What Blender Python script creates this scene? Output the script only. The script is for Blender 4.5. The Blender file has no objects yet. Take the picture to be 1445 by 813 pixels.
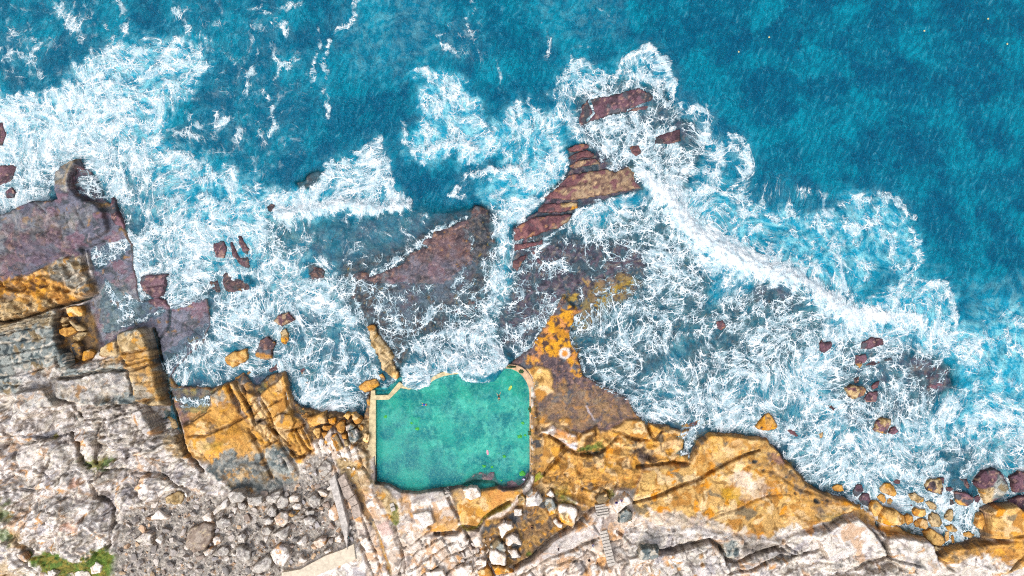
EXPO = 0.46
import bpy, bmesh, math, random
import numpy as np
from mathutils import Vector

# ------------------------------------------------------------------ scale
S = 0.15            # metres per photo pixel on the sea surface
H = 150.0           # drone height above the sea
CX, CY = 722.5, 406.5
random.seed(7)
C = bpy.context.scene.collection
f32 = np.float32

def hexlin(h):
    h = h.lstrip('#'); v = np.array([int(h[i:i+2], 16)/255 for i in (0, 2, 4)])
    return np.where(v <= .04045, v/12.92, ((v+.055)/1.055)**2.4).astype(f32)

# ------------------------------------------------------------------ noise
def _h(ix, iy, s):
    h = (ix.astype(np.uint32)*np.uint32(374761393) + iy.astype(np.uint32)*np.uint32(668265263) + np.uint32((s*2246822519) & 0xffffffff))
    h = (h ^ (h >> np.uint32(13)))*np.uint32(1274126177)
    h = (h ^ (h >> np.uint32(16)))*np.uint32(2246822519)
    return h ^ (h >> np.uint32(15))
def _hf(ix, iy, s): return (_h(ix, iy, s) & np.uint32(0xffffff)).astype(f32)/f32(16777216.)
def perlin(x, y, seed=0):
    x = np.asarray(x, f32); y = np.asarray(y, f32)
    fx = np.floor(x); fy = np.floor(y); ix = fx.astype(np.int32); iy = fy.astype(np.int32)
    x = x-fx; y = y-fy
    u = x*x*x*(x*(x*6-15)+10); v = y*y*y*(y*(y*6-15)+10)
    def g(dx, dy):
        a = _hf(ix+dx, iy+dy, seed)*f32(6.2831853)
        return np.cos(a)*(x-dx)+np.sin(a)*(y-dy)
    a = g(0, 0); a += u*(g(1, 0)-a); b = g(0, 1); b += u*(g(1, 1)-b)
    return (a+v*(b-a))*f32(1.5)
def fbm(x, y, o=4, seed=0, gain=.5):
    t = 0; a = 1.; n = 0
    for i in range(o):
        t = t+a*perlin(x*2**i+i*17.3, y*2**i-i*9.1, seed+i); n += a; a *= gain
    return t/n*1.3
def voro(x, y, seed=0, jit=.9):
    """returns F1, F2-F1 (edge), cell random"""
    fx = np.floor(x).astype(np.int32); fy = np.floor(y).astype(np.int32)
    d1 = np.full(x.shape, 9., f32); d2 = d1.copy(); r = np.zeros(x.shape, f32)
    for dx in (-1, 0, 1):
        for dy in (-1, 0, 1):
            cx = fx+dx; cy = fy+dy
            px = cx+.5+jit*(_hf(cx, cy, seed)-.5); py = cy+.5+jit*(_hf(cx, cy, seed+5)-.5)
            d = np.sqrt((px-x)**2+(py-y)**2)
            c = d < d1
            d2 = np.where(c, d1, np.minimum(d2, d)); r = np.where(c, _hf(cx, cy, seed+9), r); d1 = np.where(c, d, d1)
    return d1, d2-d1, r
def ss(a, b, x):
    t = np.clip((x-a)/(b-a), 0, 1); return t*t*(3-2*t)

# ------------------------------------------------------------------ raster in plan view (1 cell = S metres)
X0, Y0, X1, Y1 = -180, -150, 1625, 965
XX, YY = np.meshgrid(np.arange(X0, X1, dtype=f32), np.arange(Y0, Y1, dtype=f32))
WX = XX+3.0*fbm(XX/22, YY/22, 3, 11)+1.0*perlin(XX/4, YY/4, 15)
WY = YY+3.0*fbm(XX/22, YY/22, 3, 21)+1.0*perlin(XX/4, YY/4, 25)
_a = fbm(XX/75, YY/75, 4, 31, .6); _b = fbm(XX/75, YY/75, 4, 41, .6)
FX = XX+26*_a; FY = YY+26*_b

def sl(pts, m):
    p = np.array(pts, float)
    x0 = max(int(p[:, 0].min()-m)-X0, 0); x1 = min(int(p[:, 0].max()+m)+2-X0, X1-X0)
    y0 = max(int(p[:, 1].min()-m)-Y0, 0); y1 = min(int(p[:, 1].max()+m)+2-Y0, Y1-Y0)
    return (slice(y0, y1), slice(x0, x1))
def sdp(pts, x, y):
    """signed distance to a polygon, positive inside"""
    d = np.full(x.shape, 1e9, f32); ins = np.zeros(x.shape, bool); n = len(pts)
    for i in range(n):
        ax, ay = pts[i]; bx, by = pts[(i+1) % n]
        ex, ey = bx-ax, by-ay; L = ex*ex+ey*ey+1e-9
        t = np.clip(((x-ax)*ex+(y-ay)*ey)/L, 0, 1)
        d = np.minimum(d, (x-ax-t*ex)**2+(y-ay-t*ey)**2)
        c = (ay > y) != (by > y)
        if ey != 0: ins ^= c & (x < ex*(y-ay)/ey+ax)
    return np.where(ins, np.sqrt(d), -np.sqrt(d)).astype(f32)
def dln(pts, x, y):
    d = np.full(x.shape, 1e9, f32); tt = np.zeros(x.shape, f32); n = len(pts)-1
    for i in range(n):
        ax, ay = pts[i]; bx, by = pts[i+1]
        ex, ey = bx-ax, by-ay; L = ex*ex+ey*ey+1e-9
        t = np.clip(((x-ax)*ex+(y-ay)*ey)/L, 0, 1)
        q = (x-ax-t*ex)**2+(y-ay-t*ey)**2
        c = q < d; d = np.where(c, q, d); tt = np.where(c, (i+t)/n, tt)
    return np.sqrt(d), tt
CR = dict(c1=(0, 0, 3.01), c2=(480, 0, 3.01), c3=(960, 0, 2.979), c4=(0, 200, 3.694), c5=(280, 200, 3.694), c6=(640, 200, 3.694),
          c7=(960, 200, 2.903), d1=(0, 380, 4.518), d2=(240, 380, 4.518), d3=(460, 380, 4.518), d4=(700, 380, 4.518), d5=(0, 540, 4.518),
          d6=(240, 540, 4.518), d7=(480, 500, 3.871), d8=(740, 540, 4.518), e1=(960, 420, 3.696), e2=(1165, 420, 3.696),
          e3=(1165, 600, 3.818), e4=(900, 600, 3.817), e5=(680, 640, 4.70), e6=(460, 640, 4.70), e7=(230, 640, 4.70), e8=(0, 640, 4.70),
          f1=(500, 510, 9.033), f2=(620, 510, 9.036), f3=(500, 600, 8.133), f4=(640, 620, 9.036), f5=(820, 690, 6.607),
          f6=(560, 700, 7.193), f7=(690, 680, 6.114), f8=(440, 570, 11.61), o=(0, 0, 1.))
def P(c, *v):
    x, y, s = CR[c]; return [(x+v[i]/s, y+v[i+1]/s) for i in range(0, len(v), 2)]

# ------------------------------------------------------------------ rock colours (true surface colours, patchy minerals, lichen and weed)
PAL = {
 'pale':  ('#cfc7bb', [('#ddd6cc', 40, .0, .12), ('#aca59b', 26, .18, .12), ('#c9ab90', 50, .26, .12), ('#aca7aa', 34, .34, .12), ('#e6dfda', 18, .16, .1), ('#948a85', 12, .32, .08), ('#c79a6a', 22, .46, .06), ('#cfc8c4', 8, .2, .15)]),
 'buff':  ('#c9b8a8', [('#dfd2c6', 34, .0, .12), ('#cba98a', 38, .16, .12), ('#a89a92', 20, .24, .1), ('#e8e0d8', 14, .2, .1), ('#cf9f6c', 26, .38, .08), ('#8a7e76', 10, .38, .08)]),
 'ochre': ('#c99850', [('#d09e52', 34, .0, .14), ('#a97838', 24, .14, .12), ('#d9b683', 28, .16, .12), ('#94703f', 12, .38, .1), ('#d2993c', 22, .36, .1), ('#857360', 30, .46, .1)]),
 'sandy': ('#cda464', [('#dcb36c', 36, .0, .14), ('#b5803a', 26, .12, .12), ('#e3c391', 22, .24, .1), ('#94703c', 11, .36, .06), ('#d89022', 24, .36, .08), ('#857458', 30, .42, .08)]),
 'tan':   ('#b39a70', [('#c7b088', 16, .0, .1), ('#8f774e', 10, .2, .1), ('#c28e3c', 20, .38, .1), ('#6a5a44', 6, .36, .06)]),
 'slate': ('#7c8483', [('#9aa09c', 28, .0, .1), ('#566365', 20, .16, .08), ('#b5afa2', 13, .24, .08), ('#86765a', 24, .3, .1), ('#3f4a4e', 7, .36, .06), ('#d2ccc2', 6, .44, .06)]),
 'wet':   ('#5a5c6c', [('#6c6e7e', 30, .0, .1), ('#434952', 16, .16, .1), ('#735c6a', 34, .2, .12), ('#7d7480', 6, .32, .06), ('#8a6a4a', 12, .5, .05)]),
 'plum':  ('#5f4450', [('#755662', 20, .0, .1), ('#46353f', 12, .14, .08), ('#8a6a66', 9, .3, .06), ('#4c4f58', 24, .24, .1), ('#a38476', 5, .46, .05)]),
 'mussel':('#4c4047', [('#5e4d52', 14, .0, .08), ('#383239', 9, .14, .06), ('#7c5e54', 6, .24, .06), ('#9c7e74', 4, .42, .05), ('#bd8a2e', 5, .58, .04), ('#565a62', 20, .3, .1)]),
 'red':   ('#6f4a50', [('#80595a', 16, .0, .1), ('#573b44', 11, .16, .08), ('#9c7258', 14, .34, .08), ('#5a4a50', 7, .36, .05)]),
 'lichen':('#bd8226', [('#d69a28', 16, .0, .08), ('#4d3b36', 10, .2, .05), ('#c98a50', 18, .3, .08), ('#3d3033', 5, .38, .05)]),
 'gravel':('#a8a29a', [('#b0aaa2', 8, .0, .1), ('#7d7570', 6, .24, .08), ('#a58a70', 12, .4, .06), ('#c9c2bd', 6, .34, .08)]),
 'stone': ('#aaa59e', [('#bfbab3', 9, .0, .12), ('#87807d', 8, .22, .1), ('#cbc5c0', 6, .3, .1)]),
 'taupe': ('#948478', [('#a79a8e', 10, .0, .12), ('#7a6c62', 7, .2, .1), ('#b8a890', 6, .34, .08)]),
 'reeft': ('#8a715f', [('#a08a72', 12, .0, .1), ('#6a544c', 7, .16, .07), ('#b39878', 6, .3, .06), ('#7c565a', 18, .2, .08)]),
 'white': ('#ddd4cb', [('#e8e1da', 10, .0, .15), ('#cdbdad', 9, .24, .1), ('#d2b696', 16, .4, .08)]),
 'mud':   ('#8c6e4c', [('#a5824f', 18, .0, .12), ('#6a5a4c', 10, .14, .08), ('#c08a38', 12, .34, .06), ('#4a4c4e', 18, .34, .06)]),
 'moss':  ('#6a6c2c', [('#5a7430', 14, .0, .1), ('#857a34', 9, .14, .08), ('#2f4a18', 5, .3, .06)]),
 'weed':  ('#8a8c28', [('#a8a048', 9, .0, .1), ('#b9a878', 7, .3, .1)]),
 'concr': ('#b9a788', [('#c9b898', 12, .0, .15), ('#a3916c', 8, .3, .1)]),
 'cream': ('#c9bba8', [('#d8ccbb', 12, .0, .15), ('#b8a890', 8, .34, .1)]),
 'seabed':('#2c4650', [('#23404c', 30, .0, .1), ('#4b4550', 22, .2, .1)]),
 'poolbd':('#84a296', [('#a4c0b0', 20, .0, .2), ('#4f6a66', 7, .2, .12), ('#b4bc96', 5, .36, .1), ('#3f5a58', 30, .25, .12)]),
}
WARP = {'pale': (16, 30), 'buff': (12, 30), 'slate': (8, 26), 'ochre': (9, 24), 'sandy': (9, 26)}
def typecol(t, x, y, seed=0):
    x = np.asarray(x, f32); y = np.asarray(y, f32)
    wa, ws = WARP.get(t, (5, 16)); x, y = x+wa*fbm(x/ws+seed, y/ws, 3, 91), y+wa*fbm(x/ws, y/ws+seed, 3, 95)
    base, lay = PAL[t]; col = np.empty(x.shape+(3,), f32); col[...] = hexlin(base)
    for i, (h, sc, th, so) in enumerate(lay):
        n = fbm(x/sc+i*7.7+seed, y/sc-i*3.1, 4, 100+i*13)
        m = ss(th-so*.55, th+so*.55, n)[..., None]; col += (hexlin(h)-col)*m
    return col

Z = np.full(XX.shape, -7., f32)
A = typecol('seabed', XX, YY)
WET = np.ones(XX.shape, f32)             # 1 = wet and glossy, 0 = dry

def plat(pts, z, t=None, edge=2.2, tilt=(0, 0), wet=0., mode='set', warp=1., rough=0., seed=0):
    s = sl(pts, edge*2+8); x, y = (WX[s]*warp+XX[s]*(1-warp)), (WY[s]*warp+YY[s]*(1-warp))
    sd = sdp(pts, x, y); m = ss(-edge, edge, sd)
    c = np.mean(np.array(pts), 0)
    zt = z+tilt[0]*(XX[s]-c[0])+tilt[1]*(YY[s]-c[1])
    if rough: zt = zt+rough*fbm(XX[s]/14, YY[s]/14, 4, 77+seed)
    if mode == 'max': zt = np.maximum(zt, Z[s])
    if mode == 'add': zt = Z[s]+zt
    if mode == 'min': zt = np.minimum(zt, Z[s])
    Z[s] = Z[s]*(1-m)+zt*m
    if t: A[s] += (typecol(t, XX[s], YY[s], seed)-A[s])*m[..., None]; WET[s] += (wet-WET[s])*m
def paint(pts, t, soft=3., amp=6., sc=10., wet=None, op=1., seed=0, thr=0.):
    s = sl(pts, soft+amp+4); sd = sdp(pts, WX[s], WY[s])
    m = ss(-soft, soft, sd+amp*(fbm(XX[s]/sc, YY[s]/sc, 4, 55+seed)*2-thr))*op
    A[s] += (typecol(t, XX[s], YY[s], seed)-A[s])*m[..., None]
    if wet is not None: WET[s] += (wet-WET[s])*m
def tint(pts, hx, soft=3., op=1., amp=0., sc=8.):
    s = sl(pts, soft+amp+4); sd = sdp(pts, WX[s], WY[s])
    if amp: sd = sd+amp*fbm(XX[s]/sc, YY[s]/sc, 4, 58)*2
    m = ss(-soft, soft, sd)*op; A[s] += (hexlin(hx)-A[s])*m[..., None]
def crack(pts, w=1.3, depth=.8, dark=.55, warp=.5):
    s = sl(pts, w*4+5); x, y = (WX[s]*warp+XX[s]*(1-warp)), (WY[s]*warp+YY[s]*(1-warp))
    d, t = dln(pts, x, y); w_ = w*(.65+.5*np.sin(t*3.14159))
    m = np.exp(-(d/w_)**2); Z[s] -= depth*m
    if dark: A[s] += (hexlin('#2a2320')-A[s])*(m*dark)[..., None]
def line(pts, hx, w=1.5, op=.8, warp=.6):
    s = sl(pts, w*4+5); x, y = (WX[s]*warp+XX[s]*(1-warp)), (WY[s]*warp+YY[s]*(1-warp))
    d, t = dln(pts, x, y); m = ss(w*1.5, w*.5, d)*op; A[s] += (hexlin(hx)-A[s])*m[..., None]
def hump(pts, w, h, warp=1.):
    s = sl(pts, w*3+5); d, t = dln(pts, WX[s], WY[s]); Z[s] += h*np.exp(-(d/w)**2)
def blocks(pts, ang, a, b, amp, gap=.1, dep=.5, seed=0, soft=4, dark=.5):
    """fractured bedding: oriented cells, every one at its own level"""
    s = sl(pts, soft+2); sd = sdp(pts, WX[s], WY[s]); m = ss(-soft, soft, sd)
    ca, sa = math.cos(math.radians(ang)), math.sin(math.radians(ang))
    u = (WX[s]*ca+WY[s]*sa)/a; v = (-WX[s]*sa+WY[s]*ca)/b
    # brick-like offset cells with irregular joints
    row = np.floor(v+.25*fbm(u*.5, v*.3, 2, seed)); rv = v+.25*fbm(u*.5, v*.3, 2, seed)-row
    uo = u+_hf(row.astype(np.int32), row.astype(np.int32), seed+3)*7
    _, e, r = voro(uo, row+.5+0*v, seed+4, .7)
    e2 = np.minimum(rv, 1-rv)
    ed = np.minimum(e*1.2*a/b if a > b else e*1.2, e2)
    k = ss(gap, 0, ed)
    Z[s] += m*(amp*(r-.5)-dep*k)
    A[s] *= (1+m*((r-.5)*.30))[..., None]
    A[s] += (hexlin('#2a2522')-A[s])*(m*k*dark)[..., None]
def plates(pts, sc, amp, steps=5, seed=0, soft=8, ang=0, asp=1., fine=.25, dark=.35):
    """weathered sandstone: terraces with crisp irregular lips"""
    s = sl(pts, soft+2); m = ss(-soft, soft, sdp(pts, WX[s], WY[s]))
    ca, sa = math.cos(math.radians(ang)), math.sin(math.radians(ang))
    u = (WX[s]*ca+WY[s]*sa)/asp; v = (-WX[s]*sa+WY[s]*ca)
    n = fbm(u/sc, v/sc, 3, 300+seed, .42)*steps+.12*perlin(u/sc*7, v/sc*7, 330+seed)
    q = np.floor(n); fr = n-q
    Z[s] += m*(amp/steps*(q+ss(.86, 1., fr))*1.6+fine*fbm(XX[s]/5, YY[s]/5, 3, 400+seed))
    lip = ss(.78, .9, fr)*ss(1.02, .97, fr)
    A[s] *= (1+m*(.22*_hf(q.astype(np.int32)+50, (q*0).astype(np.int32), seed)-.11))[..., None]
    A[s] += (hexlin('#4a423e')-A[s])*(m*lip*dark)[..., None]
def cobble(pts, sc, amp, seed=0, soft=5, dark=.6, var=.7, asp=1.):
    s = sl(pts, soft+2); m = ss(-soft, soft, sdp(pts, WX[s], WY[s]))
    d, e, r = voro(WX[s]/sc/asp, WY[s]/sc, seed, .95)
    Z[s] += m*amp*(ss(0, .5, e)*(.5+r))
    A[s] *= (1+m*(r-.5)*var)[..., None]
    A[s] += (hexlin('#2c2928')-A[s])*(m*ss(.12, 0, e)*dark)[..., None]

def joints(pts, ang, sc, asp, w=.05, dep=.4, seed=0, keep=.55, dark=.55, soft=4):
    """irregular joint cracks cutting the bedrock"""
    s = sl(pts, soft+2); m = ss(-soft, soft, sdp(pts, WX[s], WY[s])); ca, sa = math.cos(math.radians(ang)), math.sin(math.radians(ang))
    x = WX[s]+5*fbm(XX[s]/30, YY[s]/30, 3, seed+70); y = WY[s]+5*fbm(XX[s]/30, YY[s]/30, 3, seed+80)
    d, e, r = voro((x*ca+y*sa)/sc/asp, (-x*sa+y*ca)/sc, seed, .95); g_ = ss(-.15, .15, fbm(XX[s]/35, YY[s]/35, 2, seed+5)+keep-.5)
    k = ss(w*2, w*.4, e)*g_*m; Z[s] -= dep*k; Z[s] += m*(r-.5)*dep*.7; A[s] *= (1+m*(r-.5)*.2)[..., None]; A[s] += (hexlin('#2c2623')-A[s])*(k*dark)[..., None]
# ================================================================== SEABED AND REEF
SHORE = [(-180,300),(0,304),(25,297),(50,286),(90,284),(120,285),(150,285),(160,290),(172,318),(187,345),(190,385),(196,425),(240,432),(292,421),(297,455),(288,482),(262,505),(240,530),(250,545),(300,548),(325,540),(345,527),(358,545),(366,545),(378,530),(402,524),(408,545),(416,566),(425,572),(440,578),(455,584),(478,582),(500,587),(517,592),(521,560),(524,548),(545,552),(563,540),(600,548),(660,545),(712,515),(727,507),(748,492),(762,470),(775,450),(784,432),(795,418),(815,440),(806,462),(805,484),(815,500),(823,530),(850,545),(870,553),(885,562),(897,582),(915,598),(945,602),(958,612),(975,602),(962,630),(975,642),(985,620),(1000,612),(1040,612),(1080,618),(1095,634),(1110,650),(1125,668),(1150,690),(1165,698),(1195,704),(1220,716),(1245,726),(1262,742),(1290,756),(1312,770),(1335,770),(1382,758),(1385,728),(1400,712),(1445,716),(1625,700),(1625,965),(-180,965)]
S_sd = sdp(SHORE, WX, WY)
# the bed shoals towards the shore
Z[...] = -6.5+5.9*ss(-330, -10, S_sd)**1.6+.5*fbm(XX/40, YY/40, 4, 5)
A += (typecol('wet', XX, YY)-A)*ss(-150, -30, S_sd)[..., None]
def reef(pts, z, t='mussel', edge=14, rough=.35, seed=0, op=1.):
    s = sl(pts, edge*2+20); sd = sdp(pts, FX[s]*.3+WX[s]*.7, FY[s]*.3+WY[s]*.7); m = ss(-edge, edge, sd)
    n = fbm(XX[s]/9, YY[s]/9, 4, 88+seed)*rough
    Z[s] = Z[s]*(1-m)+(z+n)*m; A[s] += (typecol(t, XX[s], YY[s], seed)-A[s])*(m*op)[..., None]
reef([(380,290),(440,300),(600,290),(660,300),(700,290),(720,360),(700,440),(640,500),(560,530),(520,520),(470,560),(420,560),(360,520),(300,540),(240,520),(290,430),(350,400),(370,350)], -.9, 'wet', 26)
reef([(560,300),(600,295),(660,290),(690,300),(660,310),(620,322),(560,360),(520,380),(470,385),(480,340),(520,310)], -.8, 'wet', 12)
reef([(409,256),(428,246),(446,236),(458,240),(444,262),(424,270)], -.35, 'mussel', 5)
reef([(375,300),(398,296),(415,320),(425,345),(410,362),(385,366),(370,352)], -.5, 'mussel', 8)
reef([(430,372),(455,376),(460,392),(440,396)], -.1, 'mussel', 4)
reef([(480,395),(470,460),(500,520),(480,570),(440,560),(410,520),(400,470),(440,440)], -.6, 'wet', 12)
reef([(600,440),(700,420),(740,440),(720,500),(650,520),(580,520)], -.5, 'wet', 16)
reef([(720,350),(790,320),(830,320),(870,300),(930,270),(950,300),(985,350),(1010,400),(990,450),(940,500),(900,550),(840,540),(790,480),(720,490),(695,470),(720,400)], -.5, 'mussel', 16, .5)
reef([(795,205),(835,195),(905,225),(912,268),(880,275),(815,300),(810,315),(780,330),(735,356),(735,385),(720,380),(722,320),(760,290),(775,262),(800,240)], -.10, 'plum', 6, .25)
reef([(800,130),(870,105),(940,115),(960,160),(985,170),(1000,220),(960,300),(920,270),(880,220),(830,210),(810,180)], -.6, 'plum', 12, .4)
reef([(960,440),(1040,410),(1110,400),(1160,430),(1180,470),(1120,520),(1020,560),(960,560)], -.55, 'mussel', 18, .5)
reef([(1060,395),(1100,390),(1145,410),(1130,440),(1080,440),(1055,420)], -.15, 'plum', 10)
reef([(1180,470),(1260,480),(1340,510),(1360,550),(1300,600),(1200,610),(1160,540)], -.5, 'plum', 16, .4)
reef([(1290,500),(1340,520),(1350,550),(1300,560),(1280,530)], -.12, 'plum', 10)
reef([(1180,640),(1440,620),(1480,700),(1320,760),(1200,700)], -.9, 'wet', 18)
reef([(1000,560),(1120,560),(1130,640),(1000,600)], -1.0, 'wet', 18)
reef([(745,350),(790,338),(830,345),(890,340),(920,370),(900,410),(860,430),(815,440),(795,420),(760,470),(735,485),(705,490),(712,440),(728,400)], -.12, 'plum', 8, .3)
reef([(840,400),(880,380),(910,400),(860,440),(820,470),(806,460),(815,440)], .05, 'lichen', 5, .3, op=.45)
# big dark shelf washed by thin water, west of the lichen ridge
SH = [(497,393),(500,386),(512,384),(524,387),(545,380),(560,374),(570,371),(566,362),(577,357),(592,351),(606,350),(592,345),(590,334),(612,327),(640,318),(662,308),(668,285),(688,300),(690,340),(682,375),(668,402),(650,428),(625,442),(604,470),(580,500),(562,518),(547,500),(530,455),(514,450),(502,420)]
reef([(470,395),(480,370),(560,350),(600,320),(680,285),(705,300),(705,350),(690,420),(640,460),(600,500),(560,535),(535,510),(510,460),(485,430)], -.22, 'mussel', 12, .3)
plat(SH, .26, 'mussel', 3.5, (0, -.0012), wet=1, rough=.25)
blocks(SH, -24, 30, 10, .2, .07, .15, 5, 5, .3)
paint([(560,380),(640,350),(690,400),(600,470),(530,440)], 'wet', 8, 12, 16, op=.6, wet=1)
reef([(570,470),(600,430),(650,420),(670,380),(690,330),(700,290),(690,440),(620,500),(560,540)], -.12, 'mussel', 8)
tint([(600,340),(640,330),(660,360),(620,370)], '#6b4a4c', 8, .4, 4)

# ================================================================== LAND
zin = np.clip(S_sd, 0, 400)
base = .55+.013*np.minimum(zin, 230)+.35*fbm(XX/60, YY/60, 4, 9)*ss(20, 90, S_sd)
m = ss(-2.2, 2.2, S_sd)
Z[...] = Z*(1-m)+base*m
A += (typecol('pale', XX, YY)-A)*m[..., None]
WET += (0-WET)*m
_k = ss(26, 6, S_sd+6*fbm(XX/12, YY/12, 3, 91))*m; A += (typecol('mud', XX, YY)*.72-A)*_k[..., None]; WET += (.6-WET)*_k

# --- west headland: dark wet top, curled lip, ochre brow
LW = [(-180,300),(0,304),(20,300),(30,293),(50,286),(72,284),(92,282),(96,276),(88,262),(87,243),(98,232),(113,225),(119,238),(108,252),(110,268),(122,282),(140,288),(148,300),(154,325),(148,332),(132,338),(115,350),(108,365),(60,400),(-180,410)]
plat(LW, 2.3, 'wet', 2.5, (-.002, -.002), wet=.35, rough=.18)
paint([(-180,310),(0,310),(60,300),(140,290),(150,325),(110,350),(60,365),(0,400),(-180,400)], 'slate', 6, 10, 26, op=.35)
paint([(20,330),(90,320),(110,360),(60,385),(0,395)], 'plum', 8, 8, 22, op=.7)
tint([(35,340),(80,345),(90,370),(30,385)], '#6a6f86', 14, .35, 6)
plat([(97,233),(113,226),(118,238),(107,252),(108,268),(118,290),(104,296),(88,288),(84,266),(86,246)], 2.35, 'wet', 2.2, wet=.4)
paint([(97,233),(113,226),(116,236),(105,252),(106,266),(100,275),(90,262),(88,244)], 'slate', 3, 4, 8, op=.6)
crack([(113,229),(117,239),(108,253),(109,268),(118,282)], 1.6, .8, .4); line([(97,235),(112,228),(103,245),(101,262)], '#b39a70', 1.6, .5)
crack([(110,290),(118,310),(125,330)], 1, .3)
crack([(78,292),(98,312),(104,345),(113,360)], .9, .25, .3); crack([(50,286),(62,292),(70,300)], 1, .4)
plates([(10,300),(145,290),(150,325),(100,365),(0,390)], 26, .35, 4, 3, fine=.12, dark=.2)
BR = [(-180,396),(0,397),(18,396),(45,386),(62,380),(80,368),(100,364),(113,361),(122,380),(133,400),(135,413),(118,420),(98,426),(80,434),(40,447),(0,456),(-180,462)]
plat(BR, 2.7, 'ochre', 3, (0, -.006), rough=.25)
paint([(68,372),(98,366),(112,362),(132,402),(120,412),(98,402),(84,398),(70,386)], 'slate', 3, 7, 9, op=.85)
paint([(0,420),(60,425),(90,430),(30,447),(-60,458),(-60,420)], 'tan', 4, 7, 16)
paint([(0,398),(60,384),(70,400),(60,415),(0,412)], 'lichen', 3, 6, 9, op=.6)
plates(BR, 13, .9, 5, 8, fine=.14, soft=4)
crack([(0,398),(6,404),(16,408),(45,404),(65,420),(80,432)], 3, .9, .3); crack([(45,404),(70,402),(95,410),(115,413)], 2, .6, .3)
crack([(-180,466),(0,455),(40,446),(98,427),(122,421),(136,414)], 2.2, 2.2, .8)
plat([(112,236),(128,240),(142,256),(150,285),(122,284),(108,268),(106,254)], .35, 'plum', 3, wet=1, rough=.3)
paint([(98,330),(122,322),(146,292),(168,300),(172,322),(150,345),(118,358),(108,362)], 'wet', 2, 2, 6, wet=.5)
# --- low wet flat east of the headland
LF = [(118,352),(135,345),(172,326),(186,345),(190,383),(196,424),(240,433),(290,421),(297,455),(288,482),(262,505),(240,532),(222,520),(213,463),(190,470),(160,480),(138,496),(122,470),(112,430),(136,412),(128,378)]
plat(LF, .34, 'wet', 2.2, (-.0006, .0008), wet=1, rough=.16)
paint([(130,400),(190,395),(200,440),(150,480),(120,450)], 'slate', 8, 8, 12, op=.35, wet=1)
blocks([(232,434),(290,421),(297,455),(285,485),(255,508),(236,500)], 35, 60, 45, .1, .03, .2, 2)
crack([(121,428),(126,450),(135,470),(142,492)], 1.4, .3); crack([(116,352),(122,380),(132,402),(134,414)], 2, .8)
crack([(240,433),(236,460),(220,480)], 1.6, .5)
plat(P('c4',740,705,800,692,885,683,868,740,850,805,830,812,800,812,765,790,742,740), .95, 'plum', 1.3, wet=1)
crack(P('c4',750,765,860,745), 1, .4); crack(P('c4',800,770,790,812), 1, .4)
plat([(208,425),(222,420),(236,426),(238,434),(215,434),(208,430)], .5, 'plum', 1.5, wet=1)
# --- slate ledges
SL = [(-180,462),(0,456),(40,448),(76,436),(85,440),(84,460),(92,478),(98,500),(104,518),(150,505),(178,498),(214,480),(228,520),(238,552),(225,565),(140,572),(60,558),(0,560),(-180,565)]
plat(SL, 3.0, 'slate', 2.2, (0, .001), rough=.15)
blocks([(-60,455),(85,440),(84,470),(100,510),(108,540),(0,556),(-60,556)], -9, 38, 15, .7, .09, .7, 21, 3)
blocks([(-60,452),(78,434),(86,450),(0,475),(-60,480)], -12, 60, 3.5, .7, .22, .7, 22, 3)
plates([(20,520),(170,505),(222,540),(140,570),(20,560)], 15, .8, 4, 17, ang=-8, asp=1.8, fine=.12)
paint([(20,525),(120,512),(190,505),(200,545),(120,570),(30,560)], 'pale', 4, 8, 14, op=.65)
paint([(-50,448),(84,440),(86,458),(40,462),(-40,478)], 'tan', 3, 6, 9, op=.5)
plat(P('d1',430,560,440,620,600,640,800,545,880,530,960,560,980,600,840,650,740,640,600,660,480,672,380,690,430,640), 3.3, 'slate', 1.6, rough=.12)
blocks(P('d1',430,620,800,545,830,600,640,665,380,690), -9, 44, 6, .4, .14, .6, 31, 3)
paint(P('d1',620,600,800,545,820,600,700,620), 'ochre', 3, 4, 9, op=.4)
crack(P('d1',370,700,480,690,600,655,740,640,860,640,990,590), 1.8, 1.5)
crack(P('d1',360,560,370,640), 1.4, 1.)
plat(P('d1',640,545,660,490,780,440,800,400,920,370,950,420,985,530,990,600,1040,700,1060,800,1080,870,960,860,900,840,860,700,820,600,800,550,700,550), 3.35, 'tan', 2.2, rough=.15)
paint(P('d1',800,500,960,480,1000,600,1050,800,900,830,850,640,800,560), 'ochre', 3, 8, 9, op=.75)
paint(P('d1',860,720,960,700,1000,830,880,830), 'slate', 3, 6, 8, op=.7)
plat(P('d1',790,405,925,372,950,420,960,500,900,520,800,530,785,460), 3.9, 'tan', 1.8)
paint(P('d1',790,400,900,372,930,390,800,430), 'slate', 2, 3, 6, op=.8)
for q in ((790,535,985,510),(800,560,830,605,985,570),(830,650,990,600),(780,430,780,540),(830,645,850,700,870,800)): crack(P('d1',*q), 1.3, .8)
blocks(P('d1',800,540,990,520,1060,800,900,830), -8, 30, 11, .35, .1, .4, 35, 3)
# cliff foot along the east side of the slate end
crack([(214,466),(222,500),(232,540),(240,570),(252,610),(262,640),(285,665)], 3.5, 2.3, .55)
# boulder gully
plat(P('d1',380,255,430,235,540,225,580,300,600,420,620,500,590,570,500,605,440,600,350,440,360,340), .7, 'mud', 2.5)
tint(P('d1',380,255,560,225,600,420,620,520,500,605,350,440), '#3b342c', 5, .6)

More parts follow.
